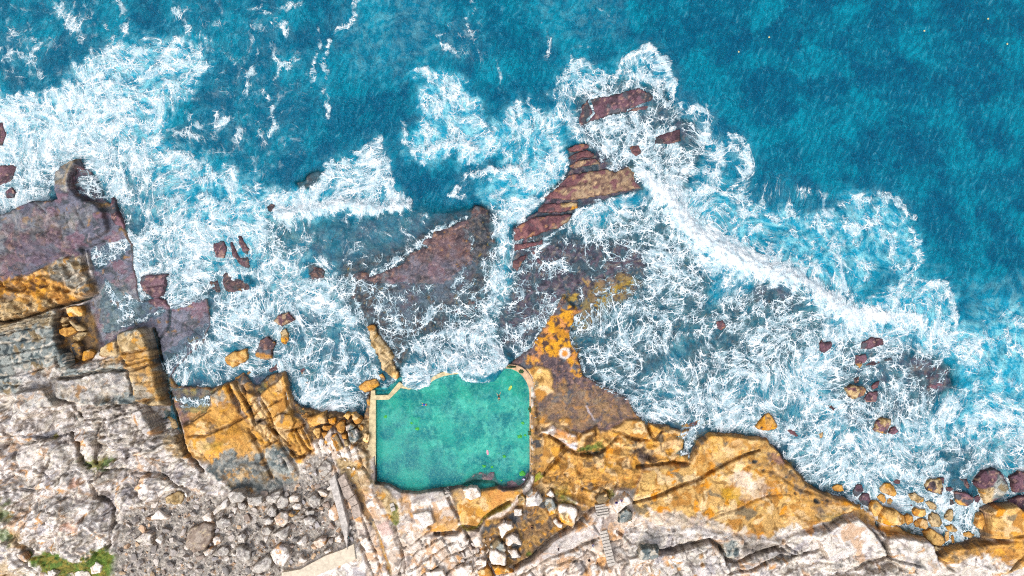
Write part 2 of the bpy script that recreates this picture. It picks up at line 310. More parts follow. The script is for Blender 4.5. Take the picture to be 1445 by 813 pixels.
# --- pale upland
UP = [(-180,560),(0,560),(110,566),(225,562),(245,590),(262,640),(290,668),(300,705),(240,720),(180,740),(160,965),(-180,965)]
plat(UP, .9, None, 10, mode='add')
plates(UP, 40, 1.9, 6, 41, ang=-25, asp=1.7, fine=.14, dark=.5)
plates([(0,570),(200,590),(230,690),(150,800),(0,760)], 20, .7, 4, 43, ang=-40, asp=1.8, fine=.1, dark=.3)
blocks([(100,572),(245,590),(262,645),(180,650),(130,620)], -10, 34, 9, .5, .14, .5, 44, 5, .4)
paint([(0,560),(110,570),(120,660),(60,680),(0,650)], 'pale', 4, 5, 12)
tint([(70,612),(95,602),(75,608),(55,614),(28,613),(45,622),(62,622)], '#8b8d98', 1.5, .9)
tint(P('d5',305,330,345,340,340,360,300,362), '#7a7320', 1, .9)
paint(P('d5',490,500,560,490,640,480,740,470,700,540,620,570,540,560), 'moss', 3, 4, 6, op=.9)
for q in ((500,60,310,30,330,30),):
    pass
crack(P('d5',440,320,500,400,500,520,560,540), 2.2, 1.3); crack(P('d5',640,260,625,400,600,520), 2.4, 1.2)
crack(P('d5',320,40,380,110,460,140,480,210,520,240), 1.8, 1.); crack(P('d5',500,170,850,130,1040,90), 1.2, .8)
crack(P('d5',530,240,700,225,900,170), 1.2, .8); crack(P('d5',0,350,150,335,260,370,470,320), 1.4, .7)
crack(P('d5',1020,590,1130,640,1240,730,1300,800), 1.6, 1.5); crack(P('d5',640,550,740,545,860,570,1010,580), 1.3, .8)
crack(P('d5',330,470,300,540,220,620), 1.4, .8); crack(P('e8',620,180,620,300,720,330,740,560,720,620), 1.8, 1.2)
crack(P('e8',620,180,700,130,720,100), 1.6, .8); crack(P('e8',240,170,300,130), 1.5, .8)
plat(P('d5',100,60,320,30,390,140,280,150,200,110,120,100), 5., 'slate', 1.8); paint(P('d5',100,60,320,30,390,140,280,150), 'pale', 3, 5, 9, op=.7)
plat(P('d5',880,180,960,150,1035,290,1010,330,960,300), 5.6, 'pale', 1.5)
paint(P('d5',1050,360,1130,310,1200,480,1100,480), 'tan', 3, 4, 8, op=.8)
paint(P('e8',440,160,560,130,620,200,600,420,560,520,460,480,440,330), 'pale', 5, 5, 9, seed=3)
tint(P('e8',480,160,530,180,510,230,480,220), '#c98a62', 2, .6, 2); tint(P('e8',440,450,550,450,540,500,440,490), '#c08460', 3, .6, 3)
tint(P('e8',800,445,860,450,860,490,810,500), '#7a4630', 1.5, .85, 1)
paint(P('e8',860,455,915,455,910,540,850,605,820,600,840,520), 'tan', 2, 3, 6)
paint(P('e8',60,500,180,520,180,640,80,600), 'tan', 4, 4, 8, op=.8)
joints(UP, -28, 30, 2.2, .035, .6, 401, .6, .4); joints(UP, 35, 13, 1.5, .04, .2, 402, .4, .3)
# scrub, path and grass in the south-west corner
paint(P('e8',180,660,420,640,480,700,560,700,620,640,700,620,800,670,840,740,860,830,500,830,380,830,250,740), 'moss', 3, 5, 9)
tint(P('e8',640,640,800,680,820,760,720,820,640,760), '#5c7a2c', 5, .5, 5)
tint(P('e8',0,480,40,490,100,570,80,610,0,590), '#4a7a26', 3, .6, 4)
paint(P('e8',0,300,80,310,80,440,0,450), 'moss', 3, 6, 8, op=.7)
paint(P('e8',-400,690,60,690,110,740,140,830,100,1500,-400,1500), 'tan', 4, 6, 14, op=.7)
paint([(-180,830),(60,822),(160,840),(300,850),(300,965),(-180,965)], 'moss', 8, 14, 20)
# --- red-stained wet ramp and ochre shelves
RP = [(240,548),(300,552),(297,575),(262,598),(256,600),(243,570)]
plat(RP, .45, 'mud', 2.5, wet=1); paint(RP, 'plum', 4, 8, 10, op=.6, wet=1)
paint([(262,575),(285,570),(300,576),(270,598)], 'ochre', 3, 5, 8, op=.7)
OA = P('d6',85,270,140,250,230,190,275,140,270,70,375,5,400,60,440,190,500,250,520,290,560,380,600,500,640,610,560,700,480,725,420,700,300,590,240,520,140,490,100,430)
plat(OA, 1.9, 'ochre', 2.6, (0, -.004), rough=.2)
OB = P('d6',385,0,420,0,480,60,530,60,560,90,580,150,590,60,680,0,740,-70,760,20,760,120,790,190,850,240,900,330,950,430,930,500,850,510,800,520,825,600,800,640,640,620,560,400,500,260,440,160)
plat(OB, 1.75, 'ochre', 2.2, rough=.15)
paint(P('d6',240,520,300,480,400,400,420,480,560,470,640,600,820,590,800,660,560,720,400,690,300,600), 'slate', 3, 8, 12); tint(P('d6',240,520,380,440,560,480,630,600,780,520,820,600,560,720,380,680), '#5a5c5c', 8, .5, 6)
paint(P('d6',590,440,700,380,800,530,760,590,640,600), 'slate', 3, 4, 10)
paint(P('d6',280,60,360,60,410,130,320,120), 'slate', 3, 5, 8, op=.7)
paint(P('d6',330,600,420,570,500,560,520,600,420,620), 'ochre', 3, 6, 6, op=.7)
tint(P('d6',180,400,280,370,370,370,280,430,200,435), '#8f8030', 6, .5, 4); tint(P('d6',220,300,440,250,440,330,300,350), '#d39a34', 10, .5, 5)
for q, w in (((120,340,220,340,330,290,440,240,500,210),1.3),((375,5,400,70,440,130,440,190),1.5),((140,250,220,200,270,170),.9),
          ((500,290,540,370,580,460,640,610),2.4),((420,0,480,110,520,170,540,260),2.),((500,180,560,90),1.),((540,210,600,130),1.),((560,60,590,110,640,200),1.5),((640,150,720,100),1.),((640,200,680,330,720,420,800,530,830,600),2.2),
          ((600,410,680,370),1.4),((650,290,760,400,780,400),1.),((800,300,860,400,890,440),1.6),((840,280,900,400),1.3),((730,400,800,480,860,470,940,410),1.3),((740,60,760,150,790,190),1.5),((460,20,480,60,500,160,530,200),1.),
          ((560,250,600,220),1.),((620,220,640,290,700,340),1.1),((700,470,750,560),.9),((520,300,560,250,640,220),.9),((740,310,800,300,860,260),1.5),((760,430,830,480,900,430),1.)):
    crack(P('d6',*q), w, .9)
plates(OA, 34, .5, 5, 51, ang=-20, asp=1.6, fine=.1, dark=.25)
blocks(P('d6',420,0,560,90,640,210,500,260,440,160), 62, 26, 8, .35, .1, .5, 52, 2)
blocks(P('d6',700,300,860,250,950,430,840,510,720,420), 62, 38, 11, .4, .1, .6, 53, 2)
blocks(P('d6',540,250,640,210,700,340,660,380,590,400), 60, 24, 9, .3, .12, .5, 54, 2)
paint(P('d6',700,500,830,500,960,430,1000,500,900,600,830,590), 'pale', 3, 5, 8, op=.6)
joints([(259,600),(323,541),(400,528),(450,640),(370,700),(300,690)], 60, 15, 2.4, .06, .25, 403, .4); joints(LW, 15, 16, 1.6, .04, .2, 407, .4)
# --- boulder bank west of the pool
BK = [(425,572),(455,584),(500,588),(520,592),(521,640),(500,660),(470,640),(440,620)]
plat(BK, .9, 'mud', 3); tint(BK, '#4a3f36', 5, .6, 3); cobble(BK, 5, .5, 61)
# --- tilted ribs running down to the south beside the pool
RB = [(440,625),(470,605),(520,640),(522,690),(560,720),(566,760),(590,790),(620,965),(460,965),(520,800),(485,730)]
plat(RB, 2.2, 'buff', 3)
blocks(RB, 72, 44, 13, .9, .1, .9, 64, 3)
plat(P('e6',70,30,130,20,240,70,330,300,430,520,480,700,440,820,400,780,330,520,200,330,170,200,110,150), 1.9, 'tan', 1.6, wet=.3)
paint(P('e6',170,200,260,270,320,400,300,480,200,350), 'mud', 2, 4, 6); tint(P('e6',178,205,205,205,205,240,180,240), '#5a5a60', 1, .8)
plat(P('e6',210,100,250,90,310,190,350,330,430,470,460,600,500,700,480,830,440,820,380,620,330,480,270,330,230,200), 2.7, 'buff', 1.6)
tint(P('e6',340,480,420,450,445,530,370,550), '#c9a8a0', 2, .7)
plat(P('e6',310,180,380,210,440,260,520,430,540,540,480,520,400,400,340,280), 2.3, 'tan', 1.6); paint(P('e6',430,330,470,350,480,470,440,480), 'moss', 2, 3, 5, op=.8)
plat(P('e6',540,540,610,560,660,680,640,830,520,830,540,680), 2.9, 'buff', 2)
tint(P('e6',550,650,600,630,640,700,650,830,570,830,575,740), '#7c7e88', 2, .85, 1)
plat(P('e6',490,380,560,330,540,420,540,540,470,500), 2.7, 'pale', 1.6)
# --- rubble hollow, filled with loose stones
RU = [(170,728),(205,712),(250,690),(300,700),(350,702),(420,680),(425,660),(440,640),(465,640),(475,680),(500,745),(505,765),(455,785),(400,808),(370,965),(140,965),(160,800)]
plat(RU, 2.0, 'gravel', 6, rough=.5); cobble(RU, 5, .35, 66, dark=.35, var=.5)
# --- broken ledges south of the pool
SB = [(560,700),(585,694),(620,690),(652,684),(690,676),(722,680),(740,690),(790,690),(860,690),(890,690),(900,730),(1000,745),(1100,762),(1200,730),(1280,760),(1320,965),(580,965),(575,780)]
plat(SB, 2.6, 'buff', 4, rough=.25)
blocks([(575,780),(600,740),(640,765),(700,780),(760,790),(760,965),(590,965)], -32, 26, 15, .9, .09, .9, 71, 5)
plates([(760,790),(900,730),(1000,750),(1100,770),(1200,735),(1290,765),(1330,965),(760,965)], 30, 1.3, 6, 73, ang=-14, asp=2.6, fine=.12, dark=.45)
G1 = P('e6',500,265,620,250,780,235,860,400,880,460,900,510,860,540,780,545,700,520,640,460,540,440,510,400,500,330)
plat(G1, 2.2, 'buff', 1.8); paint(P('e6',560,400,700,400,860,440,900,520,780,545,700,520,640,470), 'ochre', 3, 6, 9, op=.8); paint(P('e6',500,265,560,255,570,400,510,400), 'ochre', 3, 6, 9, op=.6)
G2 = P('e6',820,240,880,230,960,225,1040,195,1120,230,1170,250,1222,250,1300,240,1240,330,1060,440,1010,500,900,500,880,440)
plat(G2, 2.1, 'sandy', 2); paint(P('e6',1000,230,1222,250,1280,270,1080,420,1000,500,940,460,1020,380), 'ochre', 4, 6, 10)
tint(P('e6',1100,250,1250,240,1200,320,1090,400), '#d08c4c', 6, .5, 4)
plat(P('e6',560,300,640,255,770,245,800,290,690,330,640,360,570,350), 2.45, 'pale', 1.5); plat(P('e6',570,400,640,380,690,385,730,465,620,520,600,470), 3.2, 'pale', 1.4)
crack(P('e6',780,235,820,320,860,400,880,460), 2, 1.2); crack(P('e6',1222,330,1100,400,1050,445,1010,510,900,500,870,540,780,545,720,540), 2.2, 1.6, .5)
line(P('e6',1222,345,1100,410,1050,445), '#8f8a1e', 1.8, .8); line(P('e6',880,490,930,520,1000,505,1050,440), '#a09a10', 1.5, .8)
crack(P('e6',920,520,960,600,980,640), 1.6, 1.2)
tint(P('e6',520,430,560,440,560,520,520,500), '#d8d2cc', 2, .7, 2)
# --- hollow with angular blocks
HL = P('e5',0,450,130,430,240,340,290,360,350,250,400,150,500,240,640,350,740,360,610,500,480,560,360,680,220,760,40,740,0,600)
plat(HL, 1.6, 'mud', 4, rough=.2); cobble(HL, 8, .35, 74, dark=.3, var=.3)
tint(P('e5',165,420,200,400,260,420,260,470,200,480), '#5a5c60', 2, .7); tint(P('e5',270,400,305,395,300,450,270,445), '#5f6064', 1.5, .8)
paint(P('e5',480,230,620,240,640,330,560,330), 'moss', 3, 6, 6, op=.6); paint(P('e5',295,655,335,665,330,690,300,690), 'moss', 2, 2, 5)
# pale rib curving up to the east
RV = P('e5',215,790,340,700,430,620,480,570,560,530,640,490,720,420,760,370,800,420,790,540,650,600,560,660,450,690,330,740,240,790)
plat(RV, 3.3, 'pale', 2.5, rough=.1); tint(RV, '#b4aaa8', 4, .45); crack(P('e5',215,765,330,700,400,640,460,580,560,520,640,470,745,360), 2, 1.5, .5)
paint(P('e5',640,450,720,420,750,480,660,520,560,540), 'buff', 3, 5, 7)
for q in ((300,790,460,690,600,640,780,560),(580,720,660,720,700,800),(560,800,600,740,690,740),(780,380,740,470,780,530),(700,640,760,690,780,800),(880,760,900,813),(900,520,1000,600,1128,580)):
    crack(P('e5',*q), 1.2, .7)
tint(P('e5',610,740,680,730,690,780,640,800), '#9c9898', 2, .8, 1); tint(P('e5',540,480,600,460,640,480,600,510), '#c79a76', 3, .5, 2)
# --- dark weedy platform and lichen ridge east of the pool
DP = [(716,513),(727,507),(746,493),(762,472),(775,452),(784,433),(795,418),(814,440),(806,462),(805,484),(814,500),(823,530),(850,545),(870,553),(885,562),(897,582),(908,596),(880,600),(850,612),(825,620),(800,612),(782,602),(760,602),(757,560),(750,530),(735,518)]
plat(DP, .75, 'mussel', 2.2, (0, .0012), wet=.6, rough=.16)
paint([(757,560),(800,540),(850,550),(890,570),(895,592),(820,612),(765,602)], 'mud', 4, 8, 8, op=.5)
LC = P('d4',215,600,250,490,300,390,345,340,430,250,500,240,540,230,520,300,475,370,475,470,510,510,535,600,480,590,450,570,380,560,290,530,240,520)
paint(LC, 'lichen', 2, 6, 9, wet=0)
for q in ((190,560,280,555,285,600,200,610),(480,635,550,640,545,680,500,685),(430,160,520,160,520,200,450,200),(600,250,680,150,760,110,880,60,870,100,760,170,660,260),(550,60,600,80,590,110,560,100),(500,440,530,520,530,600,480,540)):
    paint(P('d4',*q), 'lichen', 2, 3, 6, op=.9)
plat(P('d4',200,640,260,620,340,640,350,700,370,700,360,780,300,820,250,880,240,800,230,700), 1.15, 'sandy', 1.8)
tint(P('d8',75,220,120,215,130,260,90,290,75,270), '#cc8a24', 2, .85, 2)
tint([(788,499),(790,493),(796,490),(802,493),(805,499),(802,505),(796,507),(790,505)], '#d8d4d4', 1, .9); tint([(791,499),(793,495),(796,494),(800,496),(801,500),(798,503),(794,503)], '#cf8620', 1, .95, .6)
crack(P('d8',340,100,400,180,450,240), .8, .15, 0); line(P('d8',390,150,420,200,450,245), '#b9b4c0', .9, .8)
# --- ochre terraces east of the pool
OC = [(757,604),(768,598),(780,597),(800,604),(826,620),(842,604),(848,612),(862,606),(880,596),(908,594),(920,602),(938,610),(950,605),(972,608),(962,628),(952,640),(970,644),(975,655),(905,662),(898,690),(862,690),(860,710),(835,718),(800,700),(770,700),(752,690),(757,660)]
plat(OC, 1.35, 'ochre', 2.4, (0, .006), rough=.2)
paint(P('d8',450,400,620,340,720,380,640,480,500,480), 'sandy', 4, 6, 8); plates(OC, 17, .7, 5, 81, fine=.18, dark=.4)
plat(P('d8',550,295,660,238,745,235,800,330,790,360,700,345,620,330), 1.7, 'sandy', 1.8); plat(P('d8',785,240,830,270,885,305,830,360,800,330), 1.5, 'ochre', 1.6)
plat(P('d8',75,360,150,335,245,400,220,470,140,540,75,560,70,440), 1.9, 'ochre', 2)
plat(P('d8',100,320,180,270,260,300,340,340,330,420,250,400,160,330), 1.8, 'buff', 2); tint(P('d8',200,280,280,310,270,350,200,310), '#cc8430', 3, .7, 3)
plat(P('d8',330,420,350,350,450,288,460,350,400,400), 2.1, 'ochre', 1.6); tint(P('d8',380,360,450,310,455,370,380,410), '#43301e', 3, .8, 2)
paint(P('d8',330,430,400,400,500,370,500,420,440,445), 'moss', 2, 3, 5, op=.9)
tint(P('d8',250,390,330,395,325,430,280,425), '#c9c9d2', 1.5, .9, 1)
plat(P('d8',220,240,260,222,300,240,280,275,230,270), 1.2, 'ochre', 1.5)
crack(P('d8',160,340,245,400,270,430,350,460,440,465,520,430,600,345), 2., 1.1, .5); crack(P('d8',260,440,200,510,130,600), 2.4, 1., .5); crack(P('d8',560,300,640,330,700,360,800,370), 1.6, .8)
crack(P('d8',780,240,800,320,830,365,880,310), 2., 1.); tint(P('d8',840,360,880,310,890,360,870,400), '#2c4650', 2, .7)
for q in ((740,450,820,440,860,500,760,520),(690,440,760,400,800,470,720,480),(415,520,450,520,460,550,430,550)): tint(P('d8',*q), '#4b3f3c', 3, .8, 4)
crack(P('d8',720,540,850,520,920,510,1040,515), 1.8, 1.3); crack(P('d8',370,690,420,700,470,670,520,690,560,720,600,640), 1.2, .7)
paint(P('d8',190,680,260,660,300,740,230,760,190,720), 'moss', 3, 4, 6, op=.5); paint(P('d8',530,690,570,680,570,730,540,740), 'moss', 2, 3, 5, op=.8)
joints(OC, -30, 13, 1.6, .06, .3, 404, .5)
# --- great ochre slab
BS = [(985,622),(1000,613),(1020,611),(1034,613),(1052,617),(1080,618),(1092,630),(1100,642),(1112,655),(1125,668),(1135,682),(1150,690),(1162,694),(1190,704),(1212,716),(1180,728),(1140,742),(1105,752),(1090,760),(1060,758),(1020,752),(985,742),(960,748),(930,740),(900,728),(893,708),(898,690),(905,662),(970,656),(980,640)]
plat(BS, 2.1, 'sandy', 2.6, (0, .002), rough=.15)
paint(P('e4',300,130,320,70,400,40,600,60,700,120,640,150,520,180,380,250,280,220), 'ochre', 4, 8, 16, op=.8)
paint(P('e4',640,150,780,150,860,250,960,340,1100,430,960,500,880,540,800,520,860,430,740,300,600,200), 'ochre', 4, 10, 14, op=.9)
paint(P('e4',680,140,790,160,790,200,700,200), 'plum', 3, 5, 6, op=.7, wet=.6); paint(P('e4',620,190,820,240,860,260,1060,400,980,480,900,350,720,250), 'mud', 4, 7, 9, op=.75)
tint(P('e4',430,330,520,350,560,430,480,410), '#b8901c', 4, .7, 4); tint(P('e4',560,420,640,370,660,400,590,440), '#d29024', 3, .7, 4)
paint(P('e4',430,280,560,250,720,330,620,420,520,330), 'buff', 5, 8, 12, op=.6); paint(P('e4',0,480,120,470,340,480,520,560,700,600,300,580,100,560), 'pale', 5, 8, 12, op=.7)
crack(P('e4',-20,415,60,395,150,360,220,325,340,280,420,230,500,185,580,150,650,130), 1.9, 1.2, .75, .3)
crack(P('e4',370,520,450,480,560,445,620,400,700,375,790,365,830,370), 1., .5, .5); crack(P('e4',660,240,720,240,800,300,880,345,980,370), 1.8, .5, .3)
for q in ((620,190),(785,275),(845,360),(950,400),(1005,395),(812,243),(672,236)):
    c = P('e4', *q)[0]; r = 3.0 if q[0] in (620, 950) else 2.
    pp = [(c[0]+r*math.cos(a), c[1]+r*math.sin(a)) for a in np.arange(0, 6.28, .8)]; plat(pp, 1.5, None, 1.2, warp=0); tint(pp, '#1d3d4a', 1, .9)
paint([(905,662),(980,650),(1000,620),(1060,625),(1000,680),(920,700)], 'sandy', 6, 8, 16, op=.5)
plates(BS, 45, .45, 5, 83, ang=-20, asp=1.6, fine=.08, dark=.22)
# --- pale ledges below the slab
ledge = P('e4',-60,560,60,560,200,540,340,570,420,560,560,620,700,600,800,540,900,545,1000,540,1145,480,1240,450,1400,520,1460,560,1500,700,1500,900,-60,900)
paint(ledge, 'pale', 3, 5, 12)
plat(P('e4',90,690,180,670,300,640,400,635,460,690,485,780,380,813,100,813,60,760), 3.9, 'pale', 1.8); blocks(P('e4',90,690,400,635,485,780,380,813,100,813), 62, 22, 18, .2, .06, .5, 85, 2)
for q in ((340,740),(335,700),(300,800),(215,770)):
    c = P('e4', *q)[0]; tint([(c[0]+3.2*math.cos(a), c[1]+3*math.sin(a)) for a in np.arange(0, 6.28, .8)], '#b5843c', 1, .8)
crack(P('e4',0,670,60,650,120,670,180,670,380,610,440,650,480,730,540,740,640,690,760,660,780,620), 2.4, 1.6, .6)
plat(P('e4',440,640,500,610,545,620,545,700,520,725,470,715), 2.9, 'slate', 2); tint(P('e4',560,640,740,610,770,640,640,700,560,700), '#6a6056', 4, .7, 4)
crack(P('e4',480,800,620,760,760,700,860,710,950,690,1050,640,1145,600), 1.5, 1.); crack(P('e4',1000,530,1030,580,1010,640), 1.2, .8); crack(P('e4',780,670,860,710,870,690,800,650), 1.3, .8)
plates([(1090,765),(1150,745),(1210,725),(1290,770),(1300,830),(1090,850)], 17, .9, 5, 87, ang=-18, asp=3, fine=.15, dark=.4)
joints([(760,790),(900,735),(1000,752),(1100,768),(1200,735),(1290,765),(1330,965),(760,965)], -15, 15, 2.4, .06, .4, 405, .6); joints(BS, -25, 26, 2., .03, .18, 406, .3, .4)
# east end
K1 = P('e3',80,430,180,420,240,470,280,520,350,540,480,560,540,590,580,680,500,700,380,620,280,560,200,510,100,470)
paint(K1, 'ochre', 3, 4, 9, op=.95); tint(P('e3',0,470,90,470,100,510,0,520), '#7a6a38', 4, .7, 4); tint(P('e3',60,430,110,440,90,460), '#23424a', 2, .8)
plat(P('e3',60,500,160,490,240,560,300,640,200,680,100,700,0,720,-60,600), 3.3, 'pale', 2, rough=.2); plat(P('e3',260,580,400,590,520,600,570,680,600,750,540,780,430,760,330,720,290,640), 3.4, 'pale', 2, rough=.2)
tint(P('e3',440,710,470,710,520,760,450,750), '#4b4c50', 2, .85, 1); tint(P('e3',340,640,365,650,370,680), '#4b4c50', 2, .8, 1)
K2 = P('e3',580,700,650,665,760,640,860,625,960,620,1060,590,1260,560,1500,560,1500,760,1069,760,960,800,860,780,740,750,640,770)
plat(K2, 2.5, 'ochre', 3); paint(P('e3',640,740,740,690,860,690,990,740,960,800,700,790), 'pale', 4, 6, 10); paint(P('e3',580,700,650,665,860,625,880,660,700,710), 'mud', 3, 5, 8, op=.6)
K3 = P('e3',830,445,900,420,990,415,1060,460,1060,520,1100,560,1069,600,950,610,850,590,860,520)
plat(K3, 3.1, 'sandy', 2.4); paint(P('e3',880,540,1060,520,1090,560,1069,600,940,610,850,590), 'ochre', 3, 5, 9)
crack(P('e3',850,590,950,610,1000,590,1069,580), 2.4, 1.); crack(P('e3',580,700,660,765,700,790), 1.6, .9); crack(P('e3',240,560,300,640,330,700), 2.2, 1.3, .7); crack(P('e3',1069,690,960,800), 1.8, 1.); crack(P('e3',280,520,300,640,330,710), 2, 1.); tint(P('e3',280,500,295,540,280,550), '#5b8aa0', 1.5, .7)
plates(K2, 22, .8, 5, 91, ang=-10, asp=2.2, fine=.15, dark=.35)
crack(P('e3',120,800,200,760,330,700,480,740), 1.4, .8)

# ================================================================== ROCK POOL BASIN
POOL = [(530,552),(548,552),(566,536),(600,541),(640,531),(680,522),(713,519),(728,521),(738,527),(746,538),(748,550),(748.5,668),(740,680),(722,684),(708,688),(696,690),(676,694),(650,688),(620,691),(588,696),(566,694),(549,684),(531,681)]
s = sl(POOL, 20); x, y = XX[s], YY[s]
sd = sdp(POOL, x+.4*perlin(x/4, y/4, 3), y+.4*perlin(x/4, y/4, 4)); m = ss(-1.5, 1.5, sd)
bed = -.75+.25*fbm(x/30, y/30, 3, 6)
Z[s] = Z[s]*(1-m)+bed*m
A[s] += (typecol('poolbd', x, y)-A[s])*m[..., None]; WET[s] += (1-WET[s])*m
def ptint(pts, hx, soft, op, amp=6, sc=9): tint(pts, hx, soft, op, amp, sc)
ptint([(533,600),(560,590),(600,630),(660,690),(560,695),(533,684)], '#857b78', 26, .85, 14, 12)
ptint([(528,552),(537,552),(537,684),(528,684)], '#131c26', 3, .95, 1); ptint([(540,690),(548,676),(620,684),(668,676),(676,690),(600,696)], '#2b4650', 5, .6, 3)  # near-black strip: west wall's shadow painted onto the pool bed
ptint([(534,556),(565,552),(600,552),(660,542),(700,530),(720,545),(650,565),(575,578),(545,580)], '#1f6a38', 5, .8, 10, 6)
ptint([(713,522),(735,528),(746,550),(746,572),(722,560),(712,545)], '#148a3c', 5, .75, 6)
ptint([(560,556),(600,560),(640,556),(640,562),(600,568),(560,566)], '#22403a', 3, .6, 6, 6)
ptint([(574,582),(580,582),(592,604),(604,625),(616,660),(608,655),(596,625),(584,606)], '#24423f', 3, .7, 3, 6)
ptint([(578,590),(590,592),(590,606),(582,600)], '#5aa02a', 2, .85, 3, 4); ptint([(543,595),(550,595),(562,612),(558,614)], '#5f9a70', 2, .6, 2)
ptint([(620,600),(660,590),(650,640),(630,630)], '#2c4c4a', 10, .6, 14, 8); ptint([(736,560),(746,575),(747,660),(738,665),(742,610)], '#8fc0a8', 4, .45, 3)
paint([(749,560),(760,560),(764,600),(764,640),(758,672),(748,672)], 'mud', 2, 3, 6); paint([(510,590),(524,590),(524,690),(505,690)], 'tan', 3, 4, 6, op=.7)
LG = P('f4',-80,640,0,600,120,560,200,490,290,440,420,425,520,430,560,520,600,570,700,545,840,500,930,420,972,370,975,480,900,600,820,650,700,650,600,640,500,580,400,560,250,570,60,610,-60,660)
plat(LG, .72, 'plum', 2.2, wet=1, rough=.12, warp=.6); tint(LG, '#57525a', 4, .5, 4); line(P('f4',480,560,560,620,640,660,780,640), '#3a3440', 1.4, .7)

ZM = np.clip(.6+.013*np.clip(S_sd, 0, 230), 0, 4)*ss(-6, 6, S_sd)     # smooth ground level used to place things
Z -= .0
# land rises gently behind the frame
Z += ss(830, 965, YY)*2.0
# ================================================================== FOAM (density), AERATED WATER, SURGE
F = np.zeros(XX.shape, f32); M = np.zeros(XX.shape, f32); UP_ = np.zeros(XX.shape, f32); DK = np.zeros(XX.shape, f32)
_g = fbm(XX/26, YY/26, 5, 510, .6); _g2 = fbm(XX/9, YY/9, 3, 520)
GX = XX+9*fbm(XX/38, YY/38, 4, 530, .6)+1.5*perlin(XX/7, YY/7, 533); GY = YY+9*fbm(XX/38, YY/38, 4, 540, .6)+1.5*perlin(XX/7, YY/7, 543)
def scr(T, s, v): T[s] = 1-(1-T[s])*(1-np.clip(v, -3, 1))
def fp(pts, v, soft=14, T=None, n=.5, w=1.):
    T = F if T is None else T
    s = sl(pts, soft+30); sd = sdp(pts, XX[s]+(GX[s]-XX[s])*w, YY[s]+(GY[s]-YY[s])*w)
    scr(T, s, v*ss(-soft, soft, sd+soft*n*2*_g[s]))
def fl(pts, w, v, T=None, wp=.7, n=.6, taper=True):
    T = F if T is None else T
    s = sl(pts, w*3+20); d, t = dln(pts, XX[s]+(GX[s]-XX[s])*wp, YY[s]+(GY[s]-YY[s])*wp)
    ww = w*((.55+.45*np.sin(t*3.14159)) if taper else 1.)*(1+n*_g2[s])
    scr(T, s, v*np.exp(-np.maximum(d/np.maximum(ww, .3), 0)**2.2))
def both(pts, f, m, soft=14, **k):
    if f: fp(pts, f, soft, **k)
    if m: fp(pts, m, soft*1.6, T=M)
# west
both([(-180,120),(-40,135),(0,125),(35,140),(75,125),(100,95),(140,75),(190,55),(245,50),(285,62),(300,90),(268,130),(240,160),(225,215),(205,235),(205,270),(160,285),(118,250),(85,236),(60,285),(0,304),(-180,300)], .50, .8, 12)
both([(-180,190),(-20,185),(20,150),(80,135),(110,100),(170,110),(190,150),(170,190),(130,225),(95,232),(60,285),(0,300),(-180,295)], .52, .5, 14)
both([(0,140),(30,130),(30,170),(0,190)], .5, .2, 5); both([(60,190),(130,150),(190,160),(150,215),(100,232),(60,280),(30,240)], .5, .3, 10)
both([(130,210),(220,190),(300,230),(400,270),(440,300),(400,340),(420,400),(360,400),(300,420),(235,430),(195,420),(190,380),(175,320),(160,285)], .45, .75, 14)
both([(175,330),(205,330),(240,300),(290,300),(350,310),(400,330),(360,350),(340,330),(300,340),(300,380),(200,400)], .5, .45, 9); fl([(185,330),(195,380),(200,420)], 10, .8); fl([(200,385),(240,375),(290,390)], 9, .7)
both([(125,350),(150,335),(180,335),(186,350),(150,372),(130,385)], .75, 0, 4); fl([(150,395),(160,420),(180,440),(200,450)], 9, .75); fl([(192,400),(182,415),(190,440),(170,455)], 8, .6); fl([(170,465),(200,450),(235,436),(292,421)], 3, .8); fl([(230,520),(270,495),(290,480)], 14, .65)
fl([(20,330),(50,300),(90,290)], 5, .4); fp([(-20,285),(20,262),(60,285),(50,300),(-10,308)], .9, 4); fl([(250,395),(300,390),(355,385)], 6, .7); fp([(238,392),(280,394),(284,420),(240,430)], .7, 3)
fp([(118,240),(140,250),(150,280),(122,278),(108,262)], .7, 4)
both([(235,520),(300,480),(295,450),(300,410),(400,400),(500,390),(500,430),(520,470),(540,520),(520,560),(500,585),(440,578),(400,530),(340,530),(300,545),(240,548)], .58, .55, 12)
both([(300,415),(370,400),(380,430),(340,470),(300,500),(270,510),(298,450)], .35, .2, 8); both([(420,540),(460,530),(515,560),(500,588),(440,576)], .6, .2, 6); fl([(245,560),(280,570),(300,560)], 5, .85)
fp([(252,572),(270,568),(298,566),(300,574),(275,577)], .8, 3); fl([(380,500),(395,520),(410,560),(430,570)], 6, .8)
both([(360,280),(420,270),(470,290),(400,320),(380,350),(360,400),(400,440),(490,440),(500,395),(460,370),(440,340),(400,300)], .36, .75, 12)
both([(440,260),(470,225),(505,215),(535,195),(552,230),(560,270),(578,292),(520,300),(450,292),(420,300),(390,292)], .62, .35, 7)
fl([(392,305),(430,302),(480,288),(530,294),(574,291)], 11, 1.15); fl([(395,300),(430,285),(455,262),(475,240)], 7, .8); fl([(500,215),(535,235),(550,265),(570,285)], 6, .75); fl([(470,225),(478,240),(470,250)], 4, .5)
fl([(525,384),(545,376),(562,370),(585,350),(600,336),(625,322),(655,306)], 4.5, .8, wp=.7, n=1.); fl([(585,345),(600,338),(604,347)], 4, .9, wp=.2); fl([(497,400),(505,430),(515,455),(530,490)], 4, .7, wp=.3)
fp([(440,310),(620,300),(600,330),(560,370),(500,380),(450,360)], .28, 14); fp([(440,310),(620,300),(600,330),(560,370),(500,380),(450,360)], .35, 14, T=M)
